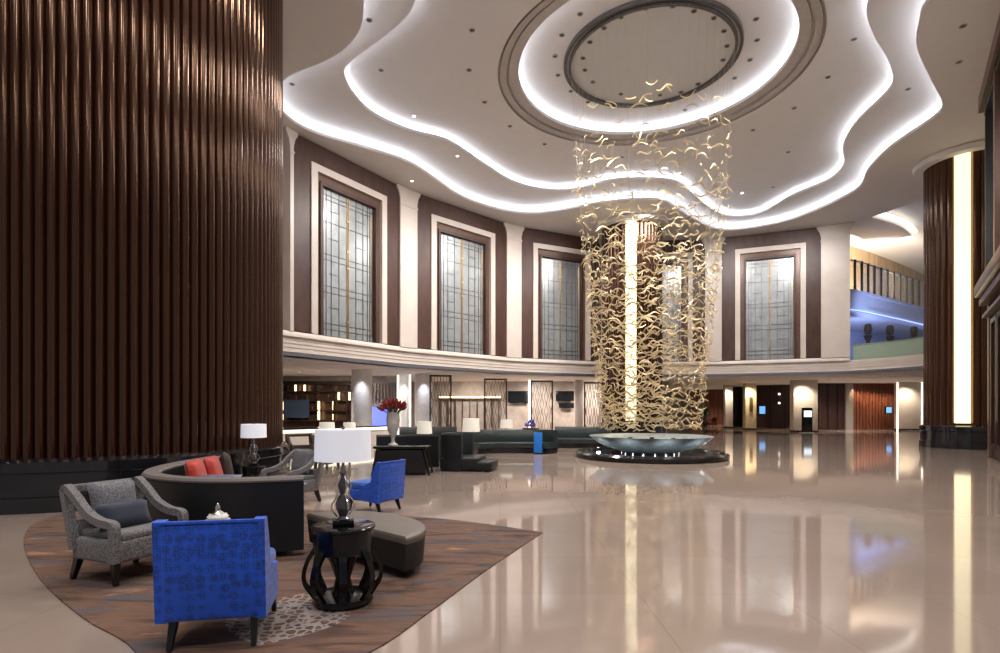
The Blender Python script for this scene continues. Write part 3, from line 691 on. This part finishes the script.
# ------------------------------------------------------------------ pool and chandelier
po = thing('fountain_bowl', 'shallow dark steel bowl fountain on a black round plinth below the chandelier', 'fountain', (CX, CY, 0))
MB().lathe([(0, 0), (2.42, 0), (2.46, .04), (2.46, .14), (2.38, .2), (2.2, .2), (2.15, .12), (0, .12)], 96).build('plinth', BASIN, po)
MB().lathe([(0, .18), (.9, .19), (1.4, .33), (1.75, .51), (1.98, .69), (2.0, .71), (1.96, .71), (1.6, .55), (1.2, .44), (0, .41)], 96).build('bowl', STEEL, po)
MB().lathe([(0, .53), (1.52, .53), (1.54, .52), (0, .51)], 72).build('water', mat('dark_still_water', (.01, .013, .015), .02), po)
MB().lathe([(0, .1), (.95, .1), (.95, .2), (0, .2)], 48).build('foot', BLACKM, po)
for k_ in range(10):
    a = 2 * PI * k_ / 10
    MB().lathe([(0, .52), (.07, .52), (.08, .6), (0, .6)], 10, (1.25 * math.cos(a), 1.25 * math.sin(a), 0)).build('spout', BLACKG, po)
for k_ in range(9):
    a = -PI / 2 + (k_ - 4) * .62
    lamp('bowl_light', 'SPOT', (CX + 2.28 * math.cos(a), CY + 2.28 * math.sin(a), .24), 30, (.88, .95, 1), .06, 110, .8, (CX + 1.55 * math.cos(a), CY + 1.55 * math.sin(a), .38))

ch = thing('gold_leaf_chandelier', 'tall cascade of curled gold leaf pieces hanging above the steel bowl', 'chandelier', (CX, CY, 0))
def leaf_pts(kind):
    pts = []; rr = []
    for i in range(8):
        t = i / 7; x = (t - .5)
        z = [(.26 * (4 * x * x) - .1), (-.22 * (4 * x * x) + .08), .13 * math.sin(2 * PI * t), .2 * math.sin(PI * t) ** 2 - .35 * x * x][kind]
        y = .1 * math.sin(PI * t)
        pts.append(Vector((x * .43, y * .43, z * .43))); rr.append(.35 + .65 * math.sin(PI * (t * .8 + .15)))
    return pts, rr
LEAF = []
for kd in range(4):
    pts, rr = leaf_pts(kd); LEAF.append((pts, rr))
def radius(z):
    ks = [(.8, 1.48), (2.2, 1.68), (4, 1.86), (6, 2.1), (8, 2.3), (10, 2.45), (13.2, 2.6)]
    for (z0, r0), (z1, r1) in zip(ks, ks[1:]):
        if z <= z1: return r0 + (r1 - r0) * (z - z0) / (z1 - z0)
    return ks[-1][1]
places = []
def addleaf(r, a, z):
    kd = rnd.randrange(4); rz = a + PI / 2 + rnd.gauss(0, .5) + (PI if rnd.random() < .5 else 0)
    T = Matrix.Translation((r * math.cos(a), r * math.sin(a), z)) @ Matrix.Rotation(rz, 4, 'Z') @ Matrix.Rotation(rnd.gauss(0, .3), 4, 'Y') @ Matrix.Rotation(rnd.uniform(-.4, .4), 4, 'X') @ Matrix.Scale(rnd.uniform(.7, 1.15), 4)
    places.append((T, kd))
z = 1.0; row = 0
while z < 9.1:                               # even tiers on the outer skin, thinning upwards
    n_ = 27 - int(max(0, z - 4.5) * 2.2)
    for k_ in range(n_):
        if rnd.random() < .06: continue
        addleaf(radius(z) + rnd.gauss(0, .05), 2 * PI * (k_ + .5 * (row % 2) + rnd.uniform(-.3, .3)) / n_, z + rnd.uniform(-.08, .08))
    z += .17 + max(0, z - 6) * .03; row += 1
for i in range(330):
    z = .9 + rnd.random() ** 1.3 * 7.5; addleaf(radius(z) * rnd.uniform(.3, .9), rnd.uniform(0, 2 * PI), z)
for i in range(150):                          # thin upper tiers
    z = 8.8 + rnd.random() * 2.3; addleaf(radius(z) * (1 if rnd.random() < .8 else rnd.uniform(.5, .9)), rnd.uniform(0, 2 * PI), z)
cam0 = Vector((0, 0, EYE))
places.sort(key=lambda q: (q[0].translation + Vector((CX, CY, 0)) - cam0).length)
meshes = []
for pts, rr in LEAF:
    me = bpy.data.meshes.new('leaf'); mb = MB().tube(pts, rr, flat=(.016, .044), up=(0, 0, 1))
    bmesh.ops.recalc_face_normals(mb.bm, faces=mb.bm.faces); mb.bm.to_mesh(me); mb.bm.free()
    for p in me.polygons: p.use_smooth = True
    me.set_sharp_from_angle(angle=math.radians(40)); me.materials.append(GOLD); meshes.append(me)
for T, kd in places[:100]:
    o = bpy.data.objects.new('gold_leaf', meshes[kd]); C.objects.link(o); o.parent = ch; o.matrix_basis = T
mb = MB()
for T, kd in places[100:]: mb.tube(LEAF[kd][0], LEAF[kd][1], flat=(.016, .044), up=(0, 0, 1), M=T)
o = mb.build('gold_leaf', GOLD, ch, 40); o['kind'] = 'stuff'
mb = MB()
for i in range(54):
    a = 2 * PI * i / 54; rt = 2.62; rb = 1.62
    mb.tube([(rt * math.cos(a), rt * math.sin(a), 13.16), (radius(8) * math.cos(a), radius(8) * math.sin(a), 8), (rb * math.cos(a), rb * math.sin(a), .98)], .0025, 3)
o = mb.build('hanging_wire', WIRE, ch); o['kind'] = 'stuff'
MB().lathe([(2.62, 13.12), (2.70, 13.12), (2.70, 13.22), (2.62, 13.22), (2.62, 13.12)], 72).build('mounting_ring', BEADS, ch)
for k_ in range(6):
    a = 2 * PI * k_ / 6 + .3
    lamp('chandelier_spot', 'SPOT', (CX + 3.6 * math.cos(a), CY + 3.6 * math.sin(a), 13.1), 800, (1, .88, .68), .1, 50, .6, (CX, CY, 3.5))

# ------------------------------------------------------------------ near lounge
rug_pts = catmull([(-1.75, 2.75), (-1.35, 3.1), (-.85, 3.64), (-.55, 4.37), (-.19, 5.35), (.15, 6.2), (.55, 7.16)], 5)[:-1] + catmull([(.55, 7.16), (-.3, 7.75), (-1.1, 8.15), (-3, 8.75), (-5.2, 8.75), (-6.55, 8.45), (-6.55, 8.0), (-6.35, 7.5), (-5.6, 6.53), (-4.3, 5.19), (-3.2, 4.25), (-2.39, 3.64), (-1.75, 2.75)], 5)[:-1]
tag(MB().prism(rug_pts, 0, .010).build('area_rug', RUG), 'leaf-shaped brown grain-patterned rug under the near seating group', 'rug')

# grey open armchair (faces +y)
def armchair(loc, rz, label, group):
    t = thing('open_armchair', label, 'armchair', loc, rz, group)
    w = .70
    MB().box((0, .02, .305), (w, .64, .21), .035, 3).build('seat_base', GREY, t)
    MB().box((0, .03, .435), (w - .14, .60, .09), .035, 3).build('seat_cushion', GREY, t)
    for sx in (-1, 1):
        x = sx * (w / 2)
        pts = [(x, -.24, .30), (x, -.32, .60), (x, -.392, .855)] + catmull([(x, -.35, .875), (x, -.2, .775), (x, -.05, .655), (x, .14, .585), (x, .30, .57), (x, .345, .54), (x, .345, .42), (x, .335, .22)], 5)
        MB().tube(pts, 1, flat=(.072, .072), up=(1, 0, 0)).build('arm', GREY, t)
    MB().box((0, -.375, .858), (w + .072, .075, .075), .012, 2).build('top_rail', GREY, t)
    MB().box((0, -.29, .44), (w - .06, .07, .26), .02, 2).build('lower_back', GREY, t)
    for sx in (-1, 1):
        MB().tube([(sx * .30, .28, .21), (sx * .30, .29, 0)], [1, .62], flat=(.065, .065), up=(1, 0, 0)).build('leg', BLACKW, t)
        MB().tube([(sx * .30, -.26, .21), (sx * .31, -.34, 0)], [1, .62], flat=(.065, .065), up=(1, 0, 0)).build('leg', BLACKW, t)
    return t
AC = (fl(68, 581) + fl(115, 590)) / 2
fdir = (fl(115, 590) - fl(68, 581)).normalized(); sdir = Vector((-fdir.y, fdir.x, 0))
ac = AC + sdir * .33; arz = math.atan2(fdir.y, fdir.x) - PI / 2
gc = armchair((ac.x, ac.y, .018), arz, 'grey tweed open armchair in front of the huge fluted column, nearest the rug edge', 'grey open armchairs')
def put_cushion(name, w, h, t_, loc, tilt, rz, m, label, group=None):
    o = MB().cushion(w, h, t_, Matrix.Rotation(tilt, 4, 'X')).build(name, m, ang=70); o.location = loc; o.rotation_euler = (0, 0, rz)
    return tag(o, label, 'cushion', group)
def rel(base, rz, x, y, z): 
    c, s = math.cos(rz), math.sin(rz); return (base.x + c * x - s * y, base.y + s * x + c * y, z)
gc.scale = (.95, .95, .97)
put_cushion('throw_pillow', .46, .44, .15, rel(ac, arz, .0, -.19, .69), .22, arz, GREYP, 'square grey pillow leaning on the back of the near grey armchair')
put_cushion('lumbar_pillow', .50, .25, .15, rel(ac, arz, .05, .03, .60), .35, arz, NAVY, 'navy lumbar pillow in front of the grey pillow on the near armchair')
g2 = fl(292, 485); g2 = Vector((at(293, 9.5), 9.5, 0))
dup(gc, (g2.x, g2.y, .0), math.radians(150), 'grey tweed open armchair behind the dark curved sofa, beside the big lamp shade')
put_cushion('throw_pillow', .46, .44, .15, rel(g2, math.radians(150), 0, -.19, .69), .22, math.radians(150), GREYP, 'square grey pillow in the far grey armchair behind the sofa')
dup(gc, (at(327, 15), 15, 0), math.radians(200), 'dark open armchair before the bar counter behind the large white lamp shade', mats={'grey_tweed': BROWNP})
dup(gc, (at(302, 15.9), 15.9, 0), math.radians(215), 'dark open armchair before the bar counter beside the fluted column', mats={'grey_tweed': BROWNP})

# blue chair (faces +y)
def blue_chair(loc, rz, label, group):
    t = thing('club_chair', label, 'armchair', loc, rz, group)
    T = Matrix.Translation((0, -.30, .19)) @ Matrix.Rotation(.07, 4, 'X')
    mb = MB()
    pts = [(x, 0, 0) for x in (-.35, .35)]
    mb.box((0, 0, .328), (.60, .10, .655), .025, 3, M=T)
    bk = mb.build('backrest', BLUE, t)
    for sx in (-1, 1):
        q = [(-.045, 0), (-.045, .67), (.03, .67), (.08, .54), (.13, .33), (.26, .26), (.36, .25), (.36, .0)]
        Mw = T @ Matrix(((0, 0, 1, sx * .305 - .035), (1, 0, 0, 0), (0, 1, 0, 0), (0, 0, 0, 1)))
        MB().prism(q, 0, .07, Mw).build('wing', BLUE, t)
    MB().box((0, .06, .285), (.57, .58, .19), .03, 3).build('seat_base', BLUE, t)
    MB().box((0, .10, .43), (.54, .56, .13), .045, 3).build('seat_cushion', mat('bright_blue_cloth', (.02, .12, .52), .75, sheen=.3), t)
    for sx in (-1, 1):
        MB().tube([(sx * .25, .30, .22), (sx * .26, .33, 0)], [1, .55], flat=(.055, .055), up=(1, 0, 0)).build('leg', BLACKW, t)
        MB().tube([(sx * .25, -.25, .22), (sx * .26, -.33, 0)], [1, .55], flat=(.055, .055), up=(1, 0, 0)).build('leg', BLACKW, t)
    MB().tube([(sx * .30, -.39, .848) for sx in (-1, 1)], .012, 6).build('piping', BLUE, bk)
    return t
bcn = (-1.97, 4.0)
b1 = blue_chair((bcn[0], bcn[1], .016), math.radians(11), 'royal blue patterned chair seen from behind at the front of the rug', 'blue club chairs')
dup(b1, (at(375, 8.7), 8.7, .014), math.radians(62), 'royal blue chair facing left beyond the half-round ottoman', sc=.92)

# curved charcoal sofa
sp = catmull([(-2.13, 6.02), (-2.8, 5.83), (-3.45, 5.92), (-4.02, 6.3), (-4.36, 6.95), (-4.5, 7.8), (-4.5, 8.7)], 8)
so = thing('curved_sofa', 'dark charcoal curved sofa with high back and taupe rim beside the grey armchair', 'sofa', (0, 0, .012))
sbk = MB().sweep(sp, [(0, .06), (.16, .06), (.15, .80), (.13, .82), (.01, .82), (-.02, .80)]).build('backrest', CHAR, so)
MB().sweep(sp, [(-.025, .81), (.155, .81), (.16, .83), (.14, .855), (-.01, .855), (-.03, .83)]).build('rim', RIM, sbk)
MB().sweep(sp[1:-1], [(.15, .10), (.74, .10), (.76, .14), (.76, .38), (.72, .42), (.15, .42)]).build('seat', TAUPEL, so)
for i in (2, 14, 26, 38, 46):
    p, q = sp[i], sp[i + 1]; dx, dy = q[0] - p[0], q[1] - p[1]; l = math.hypot(dx, dy)
    MB().box((p[0] + dy / l * .4, p[1] - dx / l * .4, .05), (.08, .08, .1)).build('leg', BLACKW, so)
put_cushion('throw_pillow', .50, .50, .16, (-4.10, 7.52, .68), .25, math.radians(-80), RED, 'red velvet cushion at the bend of the curved sofa, left one')
put_cushion('throw_pillow', .50, .50, .16, (-4.12, 8.0, .68), .25, math.radians(-78), RED, 'red velvet cushion on the curved sofa beside the brown one')
put_cushion('throw_pillow', .48, .50, .16, (-4.16, 8.45, .70), .18, math.radians(-65), BROWNP, 'dark brown upright cushion at the far end of the curved sofa')
put_cushion('throw_pillow', .5, .5, .16, (-3.30, 6.42, .66), -.9, math.radians(10), BLUEGREY, 'blue-grey satin cushion lying inside the curved sofa near its seam')
put_cushion('throw_pillow', .55, .55, .17, (-2.62, 6.42, .62), -1.15, math.radians(-25), BLUEGREY, 'large blue-grey satin cushion lying inside the right end of the curved sofa')

# ottoman: half-round bench with its straight side towards the black table
ot = thing('half_round_ottoman', 'half-round ottoman with taupe leather top and black sides behind the black table', 'ottoman')
oc = Vector((-1.52, 5.68)); du = Vector((-.745, .667)); dv = Vector((.667, .745))
def dshape(a, b, k=0.):
    pts = []
    for i in range(33):
        th = PI * i / 32; pts.append(oc + du * (a * math.cos(th)) * -1 + dv * (b * math.sin(th) - k))
    return [(p.x, p.y) for p in pts]
op = dshape(.88, .64)
def bevel_prism(poly, zs, m, name, par):
    c = Vector((sum(p[0] for p in poly) / len(poly), sum(p[1] for p in poly) / len(poly))); rows = []
    for z, ins in zs:
        row = []
        for p in poly:
            v = Vector(p) - c; l = v.length; v = v * ((l - ins) / l) + c; row.append((v.x, v.y, z))
        rows.append(row)
    bm = bmesh.new(); V = [[bm.verts.new(p) for p in r] for r in rows]
    for A, B in zip(V, V[1:]):
        for i in range(len(A)): bm.faces.new((A[i], A[(i + 1) % len(A)], B[(i + 1) % len(A)], B[i]))
    bm.faces.new(V[0][::-1]); bm.faces.new(V[-1]); mb = MB(); mb.bm.free(); mb.bm = bm
    return mb.build(name, m, par, 30)
bevel_prism(op, [(.10, .03), (.345, 0), (.355, 0)], CHAR, 'skirt', ot)
bevel_prism(op, [(.355, -.004), (.395, -.010), (.412, .0), (.425, .03), (.43, .10)], TAUPEL, 'top_pad', ot)
for q in (op[1], op[8], op[16], op[24], op[31]):
    v = oc + (Vector(q) - oc) * .80 + dv * .07
    MB().tube([(v.x, v.y, .12), (v.x, v.y, .012)], [1, .7], flat=(.07, .07)).build('leg', BLACKW, ot)

# black lantern table
def lantern_table(loc, label):
    t = thing('lantern_side_table', label, 'side table', loc)
    MB().lathe([(0, .60), (.25, .60), (.262, .61), (.262, .628), (.25, .634), (0, .634)], 48).build('tabletop', BLACKG, t)
    MB().lathe([(.0, .44), (.17, .395), (.235, .42), (.24, .60), (0, .60)], 40).build('drum', BLACKG, t)
    MB().lathe([(0, 0), (.235, 0), (.245, .02), (.235, .06), (.15, .07), (0, .07)], 40).build('base', BLACKG, t)
    for k_ in range(8):
        a = 2 * PI * (k_ + .35) / 8
        pr = catmull([(.215, .50), (.225, .44), (.275, .36), (.305, .26), (.295, .17), (.245, .09), (.205, .03)], 4)
        MB().tube([(r * math.cos(a), r * math.sin(a), z) for r, z in pr], 1, flat=(.06, .032), up=(math.cos(a), math.sin(a), 0.001)).build('rib', BLACKG, t)
    MB().lathe([(0, .06), (.09, .07), (.06, .2), (.1, .32), (.16, .45), (0, .45)], 24).build('stem', BLACKG, t)
    return t
TL = (-1.295, 4.58)
lt = lantern_table((TL[0], TL[1], .012), 'glossy black lantern-shaped side table with ribs under the big white lamp')
dup(lt, (-4.66, 10.5, 0), 0, 'glossy black side table under the small lamp beside the fluted column', sc=.83)
def gourd_lamp(loc, label, group=None):
    t = thing('table_lamp', label, 'lamp', loc, .3, group)
    MB().box((0, 0, .022), (.17, .17, .044), .006).build('base', BLACKG, t)
    stm = MB().lathe([(0, .044), (.05, .046), (.03, .07), (.055, .13), (.06, .17), (.045, .22), (.022, .25), (.034, .29), (.042, .33), (.024, .37), (.016, .40), (.028, .43), (.016, .46), (.012, .50), (.012, .56), (0, .56)], 24).build('stem', CRYSTAL, t)
    for k_ in range(4):
        a = PI / 2 * k_ + .4
        MB().tube([(r * math.cos(a), r * math.sin(a), z) for r, z in catmull([(.05, .07), (.095, .13), (.098, .17), (.05, .245), (.068, .31), (.05, .37), (.03, .40)], 4)], .006, 6).build('wire_rib', SILVER, stm)
    shd = MB().lathe([(.222, .53), (.228, .53), (.222, .785), (.216, .785), (.222, .53)], 48).build('lamp_shade', SHADE, t)
    MB().lathe([(0, .778), (.217, .778), (.217, .782), (0, .782)], 48).build('diffuser', SHADE, shd)
    MB().lathe([(0, .78), (.012, .785), (.016, .80), (0, .815)], 12).build('finial', BLACKG, shd)
    return t
gl = gourd_lamp((TL[0], TL[1], .648), 'large table lamp with white drum shade and crystal gourd stem on the black lantern table')
dup(gl, (-4.66, 10.5, .53), .3, 'small white-shaded table lamp before the fluted column wall behind the curved sofa')

# small table behind the blue chair with a sugar pot
st = thing('round_side_table', 'small dark round table hidden behind the front blue chair', 'side table', (-2.52, 4.95, .012))
MB().lathe([(0, .565), (.2, .565), (.205, .58), (.2, .592), (0, .592)], 32).build('tabletop', BLACKG, st); MB().lathe([(0, 0), (.16, 0), (.16, .02), (.025, .04), (.025, .565), (0, .565)], 24).build('pedestal', BLACKG, st)
sg = thing('sugar_pot', 'small white lidded pot with a silver finial behind the front blue chair', 'pot', (-2.47, 4.86, .604))
MB().lathe([(0, 0), (.09, 0), (.10, .012), (.1, .03), (.0, .035)], 28).build('saucer', PORC, sg)
MB().lathe([(0, .03), (.07, .03), (.088, .055), (.07, .08), (0, .085)], 28).build('pot', PORC, sg)
MB().lathe([(0, .083), (.06, .083), (.035, .10), (.018, .112), (.022, .135), (.006, .17), (0, .178)], 20).build('lid', SILVER, sg)

# ------------------------------------------------------------------ middle distance seating
def console(x0, x1, y0, y1, h, label):
    t = thing('console_table', label, 'table', ((x0 + x1) / 2, (y0 + y1) / 2, 0)); w, d = x1 - x0, y1 - y0
    MB().box((0, 0, h - .03), (w, d, .06), .015).build('tabletop', BLACKG, t)
    MB().box((0, 0, h / 2 - .02), (w - .16, d - .12, h - .14), .01).build('cabinet', BLACKW, t)
    for sx in (-1, 1):
        for sy in (-1, 1): MB().tube([(sx * (w / 2 - .12), sy * (d / 2 - .06), h - .06), (sx * (w / 2 + .02), sy * (d / 2 - .02), 0)], [1.2, .7], flat=(.06, .06)).build('leg', BLACKW, t)
    return t
console(-3.05, -1.72, 13.3, 13.95, .70, 'black lacquer console table under the red flower urn')
ur = thing('flower_urn', 'tall pale stone urn of dark red flowers on the black console', 'urn', (at(393, 13.6), 13.6, .70))
MB().lathe([(0, 0), (.12, 0), (.12, .03), (.05, .08), (.04, .16), (.06, .22), (.14, .42), (.165, .62), (.15, .78), (.17, .82), (.155, .82), (.13, .76), (0, .7)], 28).build('vase', URN, ur)
mb = MB(); m2 = MB()
for i in range(60):
    a = rnd.uniform(0, 2 * PI); e = rnd.uniform(.15, 1.35); l = rnd.uniform(.25, .42)
    tip = Vector((math.cos(a) * math.sin(e) * l * 1.1, math.sin(a) * math.sin(e) * l * 1.1, .80 + math.cos(e) * l * .65 + .03))
    m2.tube([(math.cos(a) * .05, math.sin(a) * .05, .72), tip], .006, 4)
    d = (tip - Vector((0, 0, .72))).normalized()
    mb.tube([tip - d * .05, tip, tip + d * .05, tip + d * .1], [.018, .042, .03, .006], 6)
o = mb.build('flowers', PETAL, ur); o['kind'] = 'stuff'; o = m2.build('stalks', STALK, ur); o['kind'] = 'stuff'

def banquette(path, label, m=TEAL, h=.8, sd=.62, plinth=BLACKM, name='banquette_sofa'):
    t = thing(name, label, 'sofa')
    MB().sweep(path, [(0, .06), (.2, .06), (.24, .40), (.17, h - .04), (.14, h), (.03, h), (0, h - .04)]).build('backrest', m, t)
    MB().sweep(path, [(.2, .2), (sd + .1, .2), (sd + .12, .24), (sd + .12, .36), (sd + .08, .40), (.2, .40)]).build('seat', m, t)
    MB().sweep(path, [(.02, 0), (sd + .02, 0), (sd + .02, .2), (.02, .2)]).build('plinth', plinth, t)
    return t
banquette(catmull([(-1.15, 20.2), (-.4, 20.65), (.6, 20.75), (1.6, 20.55), (2.1, 20.2)], 5), 'long dark teal banquette sofa below the middle lattice screens', h=.84)
banquette(catmull([(2.3, 23.4), (3.0, 23.35), (3.9, 23.2), (4.6, 22.9)], 5), 'dark teal banquette sofa left of the fountain bowl', h=.86)
banquette(catmull([(-3.4, 15.3), (-2.6, 15.5), (-1.7, 15.3)], 5)[::-1], 'black high-backed sofa seen from behind the flower urn console', CHAR, h=.88)
banquette(catmull([(-4.4, 24.2), (-3, 24.6), (-1.9, 24.6)], 5), 'black low sofa behind the black chaise under the first lattice screen', CHAR, h=.82)
# chaise with a tall back, facing right
cz = thing('black_chaise', 'black leather chaise with tall rounded back standing alone on the marble floor', 'chaise', (-1.08, 14.75, 0), math.radians(-10))
MB().sweep(catmull([(.25, .62), (-.25, .55), (-.42, .1), (-.42, -.35), (-.25, -.55), (.2, -.60)], 5), [(0, .02), (-.16, .02), (-.15, .90), (-.12, .97), (-.04, .97), (0, .93)]).build('backrest', CHAR, cz)
MB().box((.12, 0, .19), (1.0, 1.1, .34), .05, 3).build('seat', CHAR, cz)
MB().box((.66, -.05, .14), (.62, 1.0, .24), .05, 3).build('foot_cushion', CHAR, cz)
MB().box((.2, 0, .01), (1.1, 1.0, .02)).build('plinth', BLACKW, cz)
tag(MB().box((at(538, 19.7), 19.72, .40), (.30, .06, .72), .02).build('blue_panel', BLUEP, ang=30), 'bright blue upright panel at the right end of the long teal sofa', 'panel')
# lounge lamps with square tables
def lounge_lamp(px, Y, zb, w, h, label, first=[None]):
    x = at(px, Y); zt = zb - .42
    t = thing('pedestal_table', 'small dark pedestal table under ' + label, 'side table', (x, Y, 0))
    MB().lathe([(0, zt - .03), (.26, zt - .03), (.26, zt), (0, zt)], 24).build('tabletop', BLACKG, t); MB().lathe([(0, 0), (.18, 0), (.18, .03), (.04, .06), (.04, zt - .03), (0, zt - .03)], 16).build('pedestal', BLACKG, t)
    l = thing('table_lamp', label, 'lamp', (x, Y, zt), 0, 'white-shaded lounge lamps')
    MB().lathe([(0, 0), (.09, 0), (.09, .02), (.03, .05), (.06, .16), (.03, .28), (.012, .32), (.012, .44), (0, .44)], 16).build('stem', CRYSTAL, l)
    MB().lathe([(w / 2, .40), (w / 2 + .005, .40), (w / 2 - .015, .40 + h), (w / 2 - .02, .40 + h), (w / 2, .40)], 28).build('lamp_shade', mat('cream_linen_shade', (.75, .71, .64), .9, emit=(1, .9, .75), estr=.35), l)
    MB().lathe([(0, .39 + h), (w / 2 - .02, .39 + h), (w / 2 - .02, .395 + h), (0, .395 + h)], 28).build('diffuser', MATS['cream_linen_shade'], l)
for px, Y, label, w, h in ((327, 16.5, 'cream-shaded lamp above the big white shade, left one', .46, .31), (349.5, 18.5, 'cream-shaded lamp above the big white shade, right one', .42, .34), (424.5, 16.4, 'cream-shaded lamp right of the red flower urn', .44, .36), (471, 17.6, 'wide cream-shaded lamp behind the black chaise', .55, .42), (506.5, 22.6, 'cream-shaded lamp on the far side of the long teal sofa', .5, .34)):
    lounge_lamp(px, Y, zz({327: 432, 349.5: 432, 424.5: 433, 471: 431, 506.5: 427.5}[px], Y), w, h, label)
fb = thing('flower_bowl', 'dark bowl of violet flowers behind the long teal sofa', 'flowers', (at(531, 21.6), 21.6, 0))
MB().lathe([(0, 0), (.22, 0), (.22, .03), (.05, .08), (.05, .62), (.3, .74), (.34, .86), (.28, .86), (0, .72)], 20).build('bowl', BRONZE, fb)
mb = MB()
for i in range(30):
    a = rnd.uniform(0, 2 * PI); r = rnd.uniform(0, .24); mb.lathe([(0, -.05), (.05, 0), (.03, .05), (0, .06)], 6, (r * math.cos(a), r * math.sin(a), .92 + rnd.uniform(0, .28) * (1 - r * 2)))
o = mb.build('flowers', VIOLET, fb); o['kind'] = 'stuff'
# far lobby seats behind the chandelier
fa = dup(b1, (at(711, 48), 48, 0), math.radians(100), 'small dark red armchair in the far lobby beside the gold chandelier', mats={'royal_blue_cloth': mat('oxblood_leather', (.10, .02, .015), .4), 'bright_blue_cloth': mat('oxblood_leather', (.10, .02, .015), .4)})
pp = thing('potted_plant', 'tall green potted plant in the far lobby behind the red armchair', 'plant', (at(704, 52), 52, 0))
MB().lathe([(0, 0), (.3, 0), (.4, .6), (.34, .6), (0, .5)], 18).build('pot', BRONZE, pp)
mb = MB()
for i in range(70):
    a = rnd.uniform(0, 2 * PI); e = rnd.uniform(.05, 1.1); l = rnd.uniform(1, 2.1); d = Vector((math.cos(a) * math.sin(e) * .45, math.sin(a) * math.sin(e) * .45, math.cos(e)))
    mb.tube([Vector((0, 0, .5)), Vector((0, 0, .5)) + d * l * .5, Vector((0, 0, .45)) + d * l], [.3, 1, .1], flat=(.02, .16))
o = mb.build('foliage', GREENP, pp); o['kind'] = 'stuff'

# ------------------------------------------------------------------ added fill lights of the hall
for i, (x, y, e) in enumerate(((-3, 8, 260), (-1, 4.5, 200), (-5, 7, 160), (3, 9, 250), (9, 10, 250), (1, 15, 300), (10, 16, 300), (0, 22, 300), (11, 25, 300), (5, 27, 300), (-3, -2.5, 330), (1.5, -1.5, 330), (4.5, 2, 250), (-6.5, 2.5, 300))):
    lamp('hall_fill_spot', 'SPOT', (x, y, 11.9), e * (3.9 if y > 9.5 else 2.5), (1, .94, .88), .35, 156, .7, (x, y, 0))  # unseen spots added for general light and streaks on the column
# fill spots added below the soffit to brighten the bay walls
for k_, (a, b) in enumerate(BAYP):
    if k_ == 3: continue
    mx_, my_ = (a[0] + b[0]) / 2, (a[1] + b[1]) / 2; nx, ny = (b[1] - a[1]), -(b[0] - a[0]); l_ = math.hypot(nx, ny); nx /= l_; ny /= l_
    for tt in (-2.2, 2.2):
        ux, uy = -ny * tt, nx * tt
        lamp('wall_fill_spot', 'SPOT', (mx_ + nx * 5.5 + ux, my_ + ny * 5.5 + uy, 11.6), 950, (1, .93, .88), .6, 110, .9, (mx_ + ux * .6, my_ + uy * .6, 6.6))
w_ = bpy.data.worlds.new('World'); bpy.context.scene.world = w_; w_.use_nodes = True
bg = w_.node_tree.nodes['Background']; bg.inputs['Color'].default_value = (.72, .76, .86, 1); bg.inputs['Strength'].default_value = .22

# ------------------------------------------------------------------ camera
cd = bpy.data.cameras.new('Camera'); cd.sensor_width = 36; cd.lens = FPX / 1000 * 36
cd.shift_y = (YH - 326.5) / 1000
cam = bpy.data.objects.new('Camera', cd); C.objects.link(cam); cam.location = (0, 0, EYE); cam.rotation_euler = (PI / 2, 0, 0)
sc_ = bpy.context.scene; sc_.camera = cam
vs = sc_.view_settings; vs.view_transform = 'Standard'; vs.look = 'None'; vs.gamma = 1; vs.exposure = .26; vs.use_curve_mapping = False
sc_.cycles.use_denoising = True; sc_.cycles.use_light_tree = True
sc_.cycles.max_bounces = 8; sc_.cycles.diffuse_bounces = 4; sc_.cycles.glossy_bounces = 4; sc_.cycles.sample_clamp_indirect = 6
